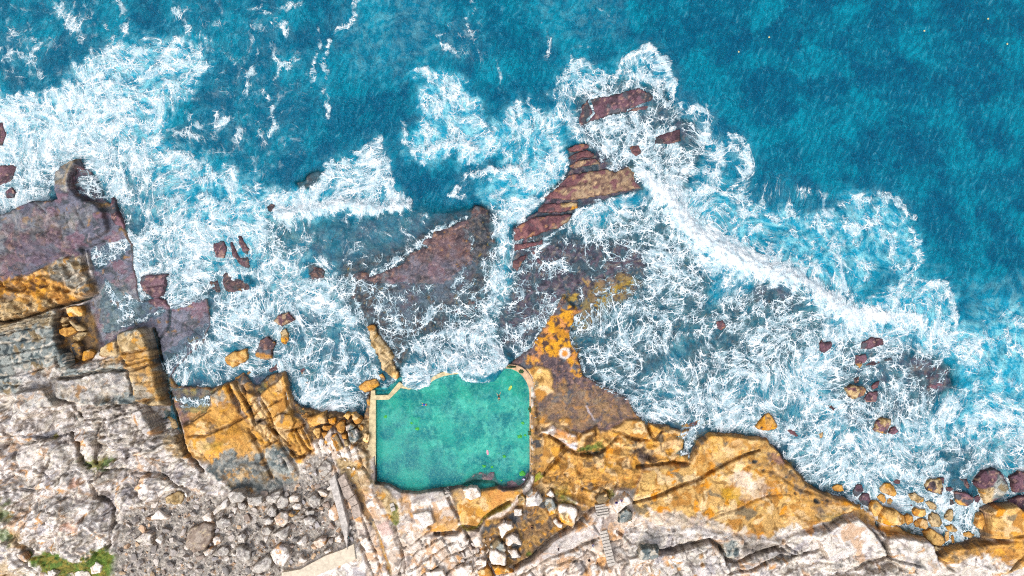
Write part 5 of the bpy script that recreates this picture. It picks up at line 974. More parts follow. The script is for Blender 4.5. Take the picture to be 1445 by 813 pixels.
# boulders on land
for pts, lab, ty, h, kw in (
 (P('d1',420,240,522,232,530,300,440,308,422,280), 'cream topped block, highest in the gully of boulders', 'sandy', 1.6, dict(flat=.8)),
 (P('d1',370,335,400,300,440,300,440,320,400,348), 'small tan block under the cream topped one', 'tan', 1.3, {}),
 (P('d1',430,330,450,320,540,380,520,402,490,398,450,350), 'slanting tan slab leaning in the boulder gully', 'tan', 1.5, {}),
 (P('d1',370,380,400,370,460,362,485,400,440,425,410,435,375,410), 'brown faceted block in the middle of the gully', 'ochre', 1.5, {}),
 (P('d1',462,430,500,402,548,400,545,425,490,465,465,450), 'ochre block east of the brown faceted one', 'tan', 1.4, {}),
 (P('d1',440,470,500,465,525,490,520,540,500,585,460,560,445,520), 'tall reddish brown boulder low in the gully', 'mud', 1.7, {}),
 (P('d1',510,585,530,520,570,508,605,530,595,565,540,588), 'rounded gold boulder at the foot of the gully', 'ochre', 1.4, {}),
 (P('d1',360,550,395,535,425,550,430,620,370,635), 'upright slate block jammed at the gully side', 'slate', 2.2, {}),
 (P('d1',395,350,440,345,430,365,395,368), 'thin brown stone wedged in the gully', 'tan', 1.1, {}),
 (P('d5',1050,215,1090,190,1130,235,1145,290,1110,300,1070,270), 'brown boulder fallen at the cliff foot above the ochre shelves', 'tan', 1.6, {}),
 (P('d6',650,225,700,195,770,205,800,260,770,295,700,305,655,270), 'rounded ochre boulder resting on the fractured shelf', 'ochre', 1.2, dict(flat=.8)),
 (P('d6',868,225,985,185,1003,260,890,285,870,250), 'largest orange boulder of the bank beside the wash', 'ochre', 1.5, {}),
 (P('f8',265,260,340,210,390,230,385,330,350,360,280,320), 'cream cube right of the largest orange boulder', 'sandy', 1.3, {}),
 (P('f8',155,390,185,350,325,355,325,450,180,440), 'flat tan block under the largest orange boulder', 'sandy', 1.1, {}),
 (P('f8',15,440,60,400,135,405,155,470,130,560,90,580,20,500), 'tan boulder left in the second row of the bank', 'sandy', 1.2, {}),
 (P('f8',160,470,240,455,260,500,240,560,175,570), 'small ochre boulder in the second row of the bank', 'ochre', 1.1, {}),
 (P('f8',385,370,440,280,545,280,525,480,470,485,410,440), 'tan pentagon boulder in the middle of the bank', 'sandy', 1.5, {}),
 (P('f8',510,195,560,140,635,165,615,240,600,280,560,250), 'cream peaked boulder touching the foam', 'sandy', 1.2, {}),
 (P('f8',635,160,690,145,830,260,790,320,720,340,650,260), 'large ochre boulder closest to the pool wall', 'sandy', 1.5, {}),
 (P('f8',755,340,800,325,860,370,850,420,800,445,765,400), 'round tan boulder below the large ochre one by the wall', 'sandy', 1., {}),
 (P('f8',540,375,640,305,710,350,700,400,610,440,560,440), 'grey upper half of a split ribbed boulder', 'slate', 1.7, dict(sub='buff')),
 (P('f8',560,455,720,395,760,470,800,580,660,685,620,640), 'grey lower half of a split ribbed boulder', 'slate', 1.8, dict(sub='buff', cracks=((P('f8',620,450,700,600),.2,.4),(P('f8',690,430,770,560),.2,.4)))),
 (P('f8',485,500,570,495,580,580,500,585), 'small square gold block left of the ribbed boulder', 'sandy', 1.1, {}),
 (P('f8',820,590,870,480,955,510,950,570,900,670,850,640), 'ochre wedge against the pool wall', 'sandy', 1.3, {}),
 (P('f8',285,540,410,475,540,740,395,785), 'long tan paving-like block with a middle groove', 'sandy', 1.1, dict(flat=.9, cracks=((P('f8',340,540,460,730),.15,.35),))),
 (P('f8',185,600,275,545,310,640,220,680), 'orange topped block left of the grooved one', 'ochre', 1., dict(flat=.9)),
 (P('f8',210,690,310,650,370,780,280,830), 'pale pitted block under the orange topped one', 'buff', .9, dict(flat=.9)),
 (P('f8',525,600,570,585,610,680,575,740,540,700), 'thin tan splinter between grooved and ribbed blocks', 'tan', .9, {}),
 (P('f8',105,590,150,565,195,600,190,690,130,715,110,650), 'white stone shining below the bank', 'white', 1., {}),
 (P('d6',940,540,990,490,1030,510,1030,570,980,605,950,590), 'smooth grey boulder at the head of the rubble', 'gravel', 1.6, dict(flat=.7)),
 (P('e5',290,270,330,250,365,247,410,315,385,350,290,360,290,310), 'grey speckled block nearest the pool ramp', 'pale', 2.2, {}),
 (P('e5',425,272,455,240,485,285,465,300), 'small cream chip right of the grey speckled block', 'white', .9, dict(flat=.9)),
 (P('e5',410,340,425,300,470,300,500,350,495,400,450,422,435,385), 'olive topped block with a pale foot', 'slate', 1.8, dict(subpts=((P('e5',430,385,500,360,500,425,440,425),'sandy'),))),
 (P('e5',500,335,600,345,643,375,610,500,520,460,505,420), 'biggest cream slab, orange stained, in the hollow', 'white', 1.5, dict(flat=.9, subpts=((P('e5',505,400,560,380,600,440,610,505,520,470),'sandy'),))),
 (P('e5',470,450,490,430,510,462,537,470,530,496,500,490), 'narrow white slab under the biggest cream slab', 'white', .9, dict(flat=.9)),
 (P('e5',210,365,265,368,268,415,212,412), 'small square cream block by the ochre ledge', 'white', 1., dict(flat=.95)),
 (P('e5',235,300,270,265,290,300,285,345,245,335), 'brown block between the ramp and the speckled block', 'tan', 1.5, {}),
 (P('e5',102,485,150,450,212,480,215,495,170,520,132,572,118,540), 'white slab at the top of the pale heap', 'white', 1.6, dict(flat=.85)),
 (P('e5',150,460,200,465,215,490,180,512,150,490), 'pinkish block lying on the topmost white slab', 'white', 2.1, dict(flat=.8)),
 (P('e5',155,560,200,530,240,548,265,590,262,615,210,600,175,622,155,600), 'cream wedge right of the pale heap', 'white', 1.5, dict(flat=.85)),
 (P('e5',50,610,100,562,150,600,165,640,150,670,90,640,55,630), 'grey slab above the white square block', 'slate', 1.6, dict(flat=.8)),
 (P('e5',48,640,95,630,165,680,165,748,60,738,45,690), 'white square block in the pale heap', 'white', 2., dict(flat=.95)),
 (P('e5',0,700,30,705,32,742,0,755), 'small white block left of the square one', 'white', 1.4, dict(flat=.9)),
 (P('e5',60,740,150,755,215,790,90,808), 'orange stained slab under the white square block', 'sandy', 1.3, dict(flat=.9)),
 (P('e5',170,640,230,640,260,690,200,700), 'cream rubble slab right of the white square block', 'white', 1.2, {}),
 (P('e5',850,335,960,260,1012,320,890,408), 'flat white block where a bather sits', 'white', 2.4, dict(flat=.98, seed=77)),
 (P('e5',905,400,960,355,1005,405,1005,468,905,465), 'grey pyramid block below the bather', 'slate', 1.9, dict(flat=.1)),
 (P('e5',752,310,775,272,830,262,847,300,815,330,770,335), 'ochre and cream stone above the short steps', 'sandy', 1.4, {}),
 (P('e6',900,240,960,222,1005,225,1030,260,1025,290,960,312,920,300), 'white oval slab lying on the ochre ledge south of the pool', 'white', .7, dict(flat=.95)),
 (P('e6',850,765,930,735,970,740,972,800,950,830,870,830), 'white angular block at the bottom edge', 'white', 1.5, dict(flat=.85)),
 (P('e6',990,715,1030,695,1068,715,1050,745,1000,745), 'small white block above the bottom edge blocks', 'white', 1.2, {}),
 (P('e6',660,780,780,772,800,840,660,840), 'cream block cut by the bottom edge', 'white', 1.2, dict(flat=.9)),
 (P('e6',1000,790,1070,745,1110,800,1120,840,1010,840), 'pink brown block at the bottom edge', 'sandy', 1.5, {}),
 (P('f5',530,610,560,560,620,545,735,555,730,630,660,665,540,660), 'blue grey topped block east of the long steps', 'slate', 1.8, dict(flat=.9)),
 (P('f5',440,650,540,630,640,660,560,700,460,725), 'white kerb-like block below the blue grey block', 'white', 1.2, dict(flat=.95)),
 (P('f5',600,720,640,695,650,750,680,780,650,795,610,770), 'white curved stone at the bottom right of the steps', 'white', 1., dict(flat=.9)),
 (P('e8',590,720,640,705,675,740,660,800,600,800), 'white rounded boulder on the green scrub', 'white', 1.5, {}),
 (P('e8',490,790,540,765,590,790,600,840,490,840), 'white boulder cut by the bottom edge beside the scrub', 'white', 1.4, {}),
 (P('e8',-20,620,0,595,60,605,80,650,20,670,-30,680), 'lilac grey boulder at the left edge over the scrub', 'pale', 1.6, {}),
 (P('e8',100,665,150,668,190,710,170,725,120,700), 'long pale stone beside the scrub path', 'pale', 1., {}),
 (P('e8',310,775,350,765,375,800,350,830,320,815), 'pale stone at the bottom edge on the scrub', 'pale', 1., {}),
 (P('e8',880,570,960,520,1020,530,1000,590,1020,620,950,610), 'large pale block west of the rubble hollow', 'pale', 1.6, {}),
 (P('e8',970,445,1050,370,1120,420,1110,445,1040,440), 'white pointed block above the rubble hollow', 'white', 1.6, {}),
 (P('e8',1020,580,1060,530,1090,570,1070,610), 'grey faceted block beside the large pale block', 'pale', 1.4, {}),
 (P('e8',1090,290,1180,250,1222,280,1200,340,1100,340), 'brown domed block beside the rubble hollow', 'tan', 1.2, {}),
):
    kw = dict(kw); kw.setdefault('z0', ground(*((sum(p[0] for p in pts)/len(pts)), (sum(p[1] for p in pts)/len(pts))))[2]-.15)
    rock(pts, 'boulder', lab, ty, h, cat='boulder', **kw)
# large stones of the rubble field, traced one by one
RF = 'large stones of the rubble field'
for k, (q, lab, ty) in enumerate((
 ((420,275,440,250,525,248,548,300,520,330,450,335), 'big light grey stone with a sharp top at the rubble edge', 'stone'),
 ((552,290,655,285,665,330,600,355,560,340), 'flat grey oblong stone along the top rubble edge', 'stone'),
 ((675,290,720,260,780,245,780,285,740,335,690,335), 'rounded grey stone, third along the top rubble edge', 'stone'),
 ((755,310,785,275,830,300,825,350,790,370,755,360), 'dark grey upright stone right of the rounded one', 'stone'),
 ((830,290,860,270,905,285,905,320,840,328), 'white oval stone near the dark upright stone', 'white'),
 ((850,345,880,330,915,340,910,380,865,380), 'smooth white egg shaped stone in the rubble', 'white'),
 ((955,300,1000,272,1042,300,1040,345,1000,370,965,340), 'grey round stone on the east side of the rubble', 'stone'),
 ((1015,250,1050,238,1095,265,1085,290,1040,285), 'white flat stone on the east side of the rubble', 'white'),
 ((1090,380,1130,340,1165,370,1165,430,1135,460,1090,410), 'tan leaf shaped stone beside the long kerb', 'buff'),
 ((320,385,400,310,430,300,430,350,370,400,335,415), 'brown grey slanting stone at the west rubble edge', 'pale'),
 ((255,420,300,385,328,400,320,455,270,450), 'white wedge stone on the west side of the rubble', 'white'),
 ((150,530,200,480,280,455,330,480,325,560,290,640,200,665,145,620), 'largest brown dome stone in the western rubble', 'taupe'),
 ((350,450,390,420,440,435,450,480,400,510,360,490), 'grey hexagonal stone in the western rubble', 'stone'),
 ((690,370,720,345,752,370,750,425,710,430,688,405), 'grey pear shaped stone mid rubble', 'stone'),
 ((735,430,770,390,830,400,835,450,790,495,745,475), 'brown knobbly stone in the middle of the rubble', 'pale'),
 ((650,500,700,485,730,510,700,545,660,545), 'smooth grey flat stone in the middle of the rubble', 'stone'),
 ((710,545,760,510,838,480,835,540,810,585,770,565), 'large grey wing shaped stone mid rubble', 'stone'),
 ((490,545,530,525,555,550,540,595,495,595), 'lilac grey square stone in the lower rubble', 'stone'),
 ((480,620,530,610,580,650,575,700,530,740,485,700), 'dark striped boulder low in the rubble', 'stone'),
 ((350,640,400,615,445,640,430,680,370,680), 'grey rounded stone left of the dark striped boulder', 'stone'),
 ((700,660,760,605,830,620,850,680,800,750,740,740), 'large brown pink boulder at the bottom of the rubble', 'pale'),
 ((600,740,680,680,730,700,720,770,640,800,580,790), 'grey layered boulder at the bottom edge of the rubble', 'stone'),
 ((875,590,950,545,955,605,900,608), 'white triangle stone in the eastern rubble', 'white'),
 ((990,600,1040,555,1080,560,1075,610,1030,638), 'cream angular stone in the eastern rubble', 'buff'),
 ((885,740,905,680,965,705,940,725), 'white triangular stone above the concrete path', 'white'),
 ((1060,650,1110,632,1120,650,1075,670), 'thin white stone above the concrete path', 'white'),
 ((920,440,970,410,1010,440,990,480,940,480), 'grey blocky stone east of the brown knobbly one', 'stone'),
 ((1135,560,1170,535,1195,560,1180,600,1140,590), 'white stone against the long kerb', 'white'),
 ((930,390,960,365,1005,380,1000,410,940,415), 'brown grey stone in the eastern rubble', 'stone'),
 ((490,330,540,320,555,345,540,375,500,370), 'grey cube stone under the flat oblong stone', 'stone'),
 ((655,440,700,420,735,440,720,475,665,475), 'grey fan shaped stone under the pear shaped one', 'stone'),
 ((820,390,860,375,910,385,860,425,830,420), 'brown long stone below the white egg stone', 'mud'),
 ((330,560,360,545,385,570,375,605,335,610), 'tan stone right of the largest brown dome', 'buff'),
 ((265,650,310,620,340,640,320,680,275,680), 'grey speckled stone under the largest brown dome', 'pale'),
)):
    pts = P('e7', *q); cxx = sum(p[0] for p in pts)/len(pts); cyy = sum(p[1] for p in pts)/len(pts)
    rock(pts, 'loose_stone', lab, ty, 0.6+.08*math.sqrt(abs(pts[0][0]-pts[2][0])*8+20)*.9, cat='stone', z0=ground(cxx, cyy)[2]+.1, flat=.45, group=RF)
# small loose stones: faceted hulls
def hull_mesh(seed, n=15):
    rs = np.random.RandomState(seed); bm = bmesh.new(); sx_, sy_, sz_ = 1, rs.uniform(.6, .95), rs.uniform(.45, .75)
    for _ in range(n):
        v = rs.normal(size=3); v /= np.linalg.norm(v); v *= rs.uniform(.88, 1.05); bm.verts.new((v[0]*sx_, v[1]*sy_, v[2]*sz_))
    r = bmesh.ops.convex_hull(bm, input=bm.verts); bmesh.ops.delete(bm, geom=[g_ for g_ in r['geom_interior'] if isinstance(g_, bmesh.types.BMVert)], context='VERTS')
    bmesh.ops.dissolve_limit(bm, angle_limit=.25, verts=bm.verts, edges=bm.edges)
    bmesh.ops.bevel(bm, geom=bm.edges, offset=.07, segments=1, affect='EDGES', clamp_overlap=True); bmesh.ops.triangulate(bm, faces=bm.faces)
    me = bpy.data.meshes.new('stone'); bm.to_mesh(me); bm.free(); me.materials.append(MSTONE); return me
HULL = [hull_mesh(100+i) for i in range(16)]
FIELD = [(175,735),(212,714),(250,692),(305,702),(352,704),(424,680),(428,668),(455,662),(474,690),(498,745),(500,762),(452,783),(400,806),(385,830),(165,830),(160,790)]
TRACED = [sdp(P('e7', *q), XX[700-Y0-30:860-Y0, 150-X0:520-X0], YY[700-Y0-30:860-Y0, 150-X0:520-X0]) for q in ()]
placed = []; cols = ['#b3aba6', '#a39c98', '#c4bcb6', '#908a87', '#d2cac3', '#bfa588', '#a3948a', '#dcd5ce', '#84807e', '#c9ab90', '#aaa6a8']
def inside(p, pts): return float(sdp(pts, np.array([p[0]], f32), np.array([p[1]], f32))[0]) > 0
taken = [((o_.location.x, o_.location.y), max(o_.dimensions.x, o_.dimensions.y)*.42) for o_ in C.objects if o_.name.startswith(('loose_stone', 'boulder'))]
def scatter(field, n, rmin, rmax, name, lab, grp, seed, cset, pw=2.2, over=.78):
    rs = np.random.RandomState(seed); k = 0; t = 0; xs = [p[0] for p in field]; ys = [p[1] for p in field]
    for rr_ in np.sort(rmin+(rmax-rmin)*rs.rand(n)**pw)[::-1]:
        for _ in range(60):
            px, py = rs.uniform(min(xs), max(xs)), rs.uniform(min(ys), max(ys))
            if not inside((px, py), field): continue
            x, y, z, zm_ = ground(px, py)
            if all((x-a[0])**2+(y-a[1])**2 > ((r+rr_)*over)**2 for a, r in taken): break
        else: continue
        taken.append(((x, y), rr_)); o = bpy.data.objects.new(name, HULL[rs.randint(16)]); C.objects.link(o)
        o.location = (x, y, z+rr_*.3); o.rotation_euler = (rs.uniform(-.3, .3), rs.uniform(-.3, .3), rs.uniform(0, 6.28)); o.scale = (rr_, rr_*rs.uniform(.8, 1.1), rr_*rs.uniform(.8, 1.1))
        c = hexlin(cset[rs.randint(len(cset))])*rs.uniform(.85, 1.12); o.color = (*[float(v) for v in c], 1); tag(o, lab, 'stone', grp); k += 1
scatter(FIELD, 215, .36, 1.25, 'loose_stone', 'small angular grey or tan stone lying loose among its like in the rubble field', 'small stones of the rubble field', 3, cols, 1.7, .72)
scatter([(425,652),(440,640),(462,620),(478,640),(500,640),(505,690),(480,700),(470,660),(430,668)], 22, .2, .6, 'loose_stone', 'small white stone among the jointed blocks above the rubble', 'small white stones above the rubble', 4, ['#d6cfc8', '#c9c1ba', '#e0dad4', '#b9b1ab'])
scatter(P('e5',-150,600,60,560,120,640,100,700,0,800,-180,813), 24, .25, .9, 'loose_stone', 'pale chip of stone in the heap south of the pool', 'pale chips south of the pool', 6, ['#d8d0c8', '#cfc0b0', '#c4a888', '#b9b1ab'])
scatter(P('d6',830,160,880,170,900,230,860,240,835,215), 12, .18, .45, 'loose_stone', 'small ochre stone packed against the largest orange boulder', 'small ochre stones by the wash', 8, ['#b88a4c', '#a87a3c', '#c49c60', '#8a6a40'])
# gravel between the stones: beyond counting
def gravel(field, n, seed, rmin, rmax):
    rs = np.random.RandomState(seed); V = []; Fc = []; Cc = []; xs = [p[0] for p in field]; ys = [p[1] for p in field]; b = 0
    px = rs.uniform(min(xs), max(xs), n*2).astype(f32); py = rs.uniform(min(ys), max(ys), n*2).astype(f32); ok = sdp(field, px, py) > -2; px, py = px[ok][:n], py[ok][:n]
    z = bil(Z, px, py); zm_ = bil(ZM, px, py); x, y = to_world(px, py, zm_); tm = HULL[:6]
    base_ = [(np.array([v.co[:] for v in m_.vertices], f32), [tuple(f.vertices) for f in m_.polygons]) for m_ in tm]
    for i in range(len(px)):
        v, f = base_[i % 6]; r = rmin+(rmax-rmin)*rs.rand()**2.5; a = rs.uniform(0, 6.28); ca, sa = math.cos(a), math.sin(a)
        q = v*r; q = np.stack([q[:, 0]*ca-q[:, 1]*sa, q[:, 0]*sa+q[:, 1]*ca, q[:, 2]], -1)+np.array([x[i], y[i], z[i]+r*.2], f32); V.append(q); Fc += [tuple(t+b for t in tt) for tt in f]; b += len(v)
        c = hexlin(cols[rs.randint(len(cols))])*rs.uniform(.78, 1.15); Cc.append(np.tile(c, (len(v), 1)))
    me = bpy.data.meshes.new('gravel'); me.from_pydata(np.concatenate(V).tolist(), [], Fc); attr_c(me, 'alb', np.concatenate(Cc)); attr_f(me, 'wet', np.zeros(b, f32)); o = link(me, 'gravel', MROCK); tag(o, kind='stuff')
gravel(FIELD, 2600, 11, .07, .28)

# ================================================================== POOL WALL, STEPS, PATH
MCON = plain('old_concrete', '#c4b48e', .85, .18, 1.6, .3, .04); MCREAM = plain('cream_concrete', '#cdc0ac', .85, .1, 1.2, .2, .03); MWHITE = plain('white_stone_step', '#b9b1a8', .85, .2, 3.)
MSTEEL = plain('galvanised_steel', '#a8aeb4', .4, .05); MDARK = plain('dark_strap', '#1c1e26', .6)
def prism(pts, z0, z1, name, mat, parent=None, bevel=.05, world=False, crown=0.):
    W = pts if world else [to_world(px, py, z1) for px, py in pts]; ar = sum(W[i][0]*W[(i+1) % len(W)][1]-W[(i+1) % len(W)][0]*W[i][1] for i in range(len(W)))
    if ar < 0: W = W[::-1]
    cx = sum(p[0] for p in W)/len(W); cy = sum(p[1] for p in W)/len(W); bm = bmesh.new()
    lo_ = [bm.verts.new((x-cx, y-cy, 0)) for x, y in W]; hi_ = [bm.verts.new((x-cx, y-cy, z1-z0)) for x, y in W]; n = len(W)
    bm.faces.new(hi_); bm.faces.new(lo_[::-1])
    for i in range(n): bm.faces.new((lo_[i], lo_[(i+1) % n], hi_[(i+1) % n], hi_[i]))
    if bevel: bmesh.ops.bevel(bm, geom=[e for e in bm.edges if e.verts[0].co.z > .01 and e.verts[1].co.z > .01], offset=bevel, segments=2, affect='EDGES', clamp_overlap=True)
    me = bpy.data.meshes.new(name); bm.to_mesh(me); bm.free(); o = link(me, name, mat)
    if parent is not None: o.parent = parent; o.location = Vector((cx, cy, z0))-parent.location
    else: o.location = (cx, cy, z0)
    return o
def empty(name, x, y, z, rz=0):
    o = bpy.data.objects.new(name, None); C.objects.link(o); o.location = (x, y, z); o.rotation_euler = (0, 0, rz); return o
def strip(cl, w):
    L, R_ = [], []
    for i, (x, y) in enumerate(cl):
        a = cl[max(i-1, 0)]; b = cl[min(i+1, len(cl)-1)]; dx, dy = b[0]-a[0], b[1]-a[1]; l = math.hypot(dx, dy) or 1; ww = w if not isinstance(w, (list, tuple)) else w[i]
        L.append((x-dy/l*ww/2, y+dx/l*ww/2)); R_.append((x+dy/l*ww/2, y-dx/l*ww/2))
    return L+R_[::-1]
WT = 1.18
pw_ = empty('pool_wall', *to_world(640, 600, 0), 0); tag(pw_, 'low sandy concrete wall holding the pool on its sea side', 'pool wall')
prism(P('f1',215,375,262,370,267,435,430,430,448,470,440,488,272,492,272,815)[:7]+[(530.2,563),(530.2,672),(521.5,672),(516,668),(515,631),(521.3,627),(521,580)], -1.6, WT, 'side_wall', MCON, pw_)
prism(P('f1',441,487,431,429,570,262,628,300,592,338), -1.6, WT-.004, 'corner_wall', MCON, pw_)
prism(strip([(566,545),(577,547),(590,545),(603,540),(612,533),(624,528.5),(640,525.5),(655,525),(672,522),(690,519),(714,517)], 5.6), -1.6, .92, 'overtopped_wall', MCON, pw_)
prism([(713.5,514.6),(722,514.6),(730.7,515.8),(737,518.5),(741.7,522),(747,528),(750.6,534.3),(753,541),(753.8,548),(754.2,600),(754.4,640),(754.5,668),(756,676),(751,679),(747.6,672),(747.4,600),(747.2,556),(746.3,547),(743.6,539.5),(738,531),(731,524.5),(722,520.4),(714,520)], -1.6, WT, 'curved_wall', plain('warm_concrete', '#c6a584', .85, .16, 1.2, .3, .04), pw_)
def ledge_rock(pts, name, label, cat, mat, z1, z0=-.5): o = prism(pts, z0, z1, name, mat, bevel=.08); tag(o, label, cat); return o
# weeds on the wall and mossy ramp
rock(P('f4',1030,440,1110,395,1160,470,1030,590,920,700,880,720,860,660,985,530), 'ramp', 'short ramp green with weed at the pool south-east corner', 'weed', 1.0, cat='ramp', z0=.55, flat=.98, warp=.1)
rock(P('f1',155,425,185,430,212,520,205,600,190,690,200,815,120,815,120,720,150,560), 'sea_rock', 'dark leaning rock plates outside the west pool wall', 'mud', 1.0, z0=.3, flat=.4, wet=.4)
MWEED = plain('green_weed', '#2c4a26', .8, .5, 4., .6, .08); MALG = plain('bright_algae', '#3fa03a', .7, .3, 6., .5, .05)
def clump(px, py, z, r, name, label, cat, mat, grp=None, seed=0, asp=1., rot=0.):
    rs = np.random.RandomState(seed); bm = bmesh.new(); bmesh.ops.create_icosphere(bm, subdivisions=3, radius=1)
    for v in bm.verts:
        n = 1+.45*float(perlin(np.array([v.co.x*2.2+seed]), np.array([v.co.y*2.2+v.co.z*1.7]), seed)[0])+rs.uniform(-.06, .06); v.co *= n; v.co.z *= .35; v.co.y *= asp
    me = bpy.data.meshes.new(name); bm.to_mesh(me); bm.free(); o = link(me, name, mat); x, y = to_world(px, py, z); o.location = (x, y, z); o.scale = (r, r, r); o.rotation_euler = (0, 0, rot); tag(o, label, cat, grp); return o
for i, (px, py, r, lab) in enumerate(((750.6,577,.55,'upper dark weed tuft on the curved pool wall'),(750.8,580.5,.4,'second dark weed tuft on the curved wall, under the upper one'),(750.8,606,.35,'small weed tuft halfway down the curved wall'),(750.4,611,.6,'biggest dark weed tuft on the curved wall'),(750.6,656,.3,'lowest green weed tuft near the end of the curved wall'),(735.5,524.3,.4,'weed tuft at the bend of the curved wall'))):
    clump(px, py, WT+.02, r, 'weed_tuft', lab, 'weed', MWEED, 'weed tufts on the pool wall', i, 1.3, 1.4)
clump(722, 517.8, WT+.02, 1., 'weed_tuft', 'long dark weed strip at the northern end of the curved wall', 'weed', MWEED, None, 12, .22)
for i, (px, py, r, lab) in enumerate(((738,597,.45,'algae clump by the east wall, topmost of three'),(733.5,616,.6,'biggest algae clump near the east wall'),(741,614,.4,'algae clump tight against the east wall'),(712,644,.5,'round algae clump alone in the south of the pool'),(704,640,.2,'tiny algae clump left of the round one'),(683,658,.5,'pointed algae clump near the pool shelf'),(694.5,659,.4,'lime algae clump right of the pointed one'),(737,668,.8,'wide algae patch in the south-east pool corner'),(707.5,678,.3,'yellow green algae clump at the shelf tip'),(589,605,.55,'bright algae clump on the dark pool crack'),(581,597,.4,'small algae clump above the dark pool crack'),(544,588,.5,'pale algae clump near the west wall'))):
    clump(px, py, .66, r*.85, 'algae_clump', lab, 'algae', MALG, 'algae clumps in the pool', 20+i, .8)
# railing posts outside the curved wall
for i, (px, py) in enumerate(((750.5,532),(753,539),(755.4,543.5),(755.6,559),(756,572),(756,588),(756,623),(756.2,637))):
    x, y = to_world(px, py, .9); t = empty('railing_post', x, y, .75); tag(t, 'short steel post on the outer face of the curved pool wall', 'post', 'posts along the curved pool wall')
    for nm, r, z0_, z1_ in (('base_plate', .16, 0, .05), ('post_tube', .05, .05, .95), ('cap', .08, .95, 1.02)):
        bm = bmesh.new(); bmesh.ops.create_cone(bm, cap_ends=True, segments=12, radius1=r, radius2=r, depth=z1_-z0_); bmesh.ops.translate(bm, verts=bm.verts, vec=(0, 0, (z0_+z1_)/2)); me = bpy.data.meshes.new(nm); bm.to_mesh(me); bm.free(); link(me, nm, MSTEEL, t)
# steps
def steps(px0, py0, px1, py1, wpx, n, z1, z0, label, name='staircase'):
    """flight running from its top end (px0,py0) to its low end (px1,py1)"""
    zz_ = (z0+z1)/2; A0 = Vector(to_world(px0, py0, zz_)); B0 = Vector(to_world(px1, py1, zz_)); d_ = (B0-A0); L = d_.length/n; d_.normalize(); nn = Vector((-d_.y, d_.x)); hw = wpx*S*.5
    t = empty(name, A0.x, A0.y, 0); tag(t, label, 'steps')
    for i in range(n):
        a = A0+d_*(L*i+.02); b = A0+d_*(L*(i+1)-.02); z = z1-(z1-z0)*i/max(n-1, 1)
        prism([(a+nn*hw)[:], (b+nn*hw)[:], (b-nn*hw)[:], (a-nn*hw)[:]], z0-1., z, 'step', MWHITE, t, .03, True)
steps(863, 797, 852, 751, 10.5, 11, 4.6, 3.2, 'long white flight of steps cut beside the pale ledges')
steps(851, 729, 848.5, 713, 17, 5, 3.4, 2.5, 'short grey flight of steps above the long white one')
steps(556, 720, 549, 700, 6, 4, 3.0, 1.6, 'mossy small steps going down into the pool south-west corner')
steps(633, 700, 629, 690, 6.5, 3, 2.7, 1.5, 'small steps cut in the ledge on the south side of the pool')
# paved path at the bottom and the long kerbs
o = prism(P('e7',770,813,905,780,960,740,1080,680,1190,640,1222,628), 2, 3, 'tmp', MCREAM); bpy.data.objects.remove(o)
zg = 3.35
o = prism([(398,808),(424,804),(432,799),(460,784),(483,776),(499,768),(502,790),(470,802),(440,815),(430,860),(390,870)], zg-1.6, zg, 'footpath', MCREAM, bevel=.04); tag(o, kind='structure')
o = prism(P('e7',1100,180,1140,140,1225,470,1222,640,1205,570,1150,360), 1.8, 3.55, 'kerb_wall', plain('weathered_kerb', '#b9b2ac', .85, .2, 1.4, .4, .06)); tag(o, 'long weathered stone kerb along the east side of the rubble', 'kerb')
MB = plain('grey_block', '#a8998e', .85, .25, 1.5, .4, .06)
for k, (q, lab) in enumerate((((75,170,118,135,150,205,100,230),'topmost square block of the paved rib beside the kerb'),((100,232,152,208,185,275,140,305,120,290),'second block down the paved rib, dark stained'),((145,310,188,278,213,330,165,355),'third block down the paved rib'),((165,358,215,333,238,410,185,440),'lowest block of the paved rib'))):
    prism(P('e6', *q), 1.6, 3.3-.05*k, 'paving_block', MB, bevel=.08); bpy.context.scene.collection.objects[-1]; o = C.objects[-1]; tag(o, lab, 'block')

# ================================================================== PEOPLE AND FLOATS
SKIN = plain('skin', '#c08a68', .55, .06); HAIR = plain('dark_hair', '#2a1f18', .7, .2)
def cloth(hx): return plain('cloth_'+hx[1:], hx, .85, .1)
def skinmesh(name, joints, edges, mat, parent, lvl=1):
    me = bpy.data.meshes.new(name); me.from_pydata([j[:3] for j in joints], edges, []); o = bpy.data.objects.new(name, me); C.objects.link(o)
    md = o.modifiers.new('s', 'SKIN'); md.use_smooth_shade = True
    for i, j in enumerate(joints): me.skin_vertices[0].data[i].radius = (j[3], j[4] if len(j) > 4 else j[3])
    me.skin_vertices[0].data[0].use_root = True; o.modifiers.new('u', 'SUBSURF').levels = lvl
    dg = bpy.context.evaluated_depsgraph_get(); m2 = bpy.data.meshes.new_from_object(o.evaluated_get(dg)); bpy.data.objects.remove(o); m2.name = name
    if mat: m2.materials.clear(); m2.materials.append(mat)
    q = bpy.data.objects.new(name, m2); C.objects.link(q); q.parent = parent; return q
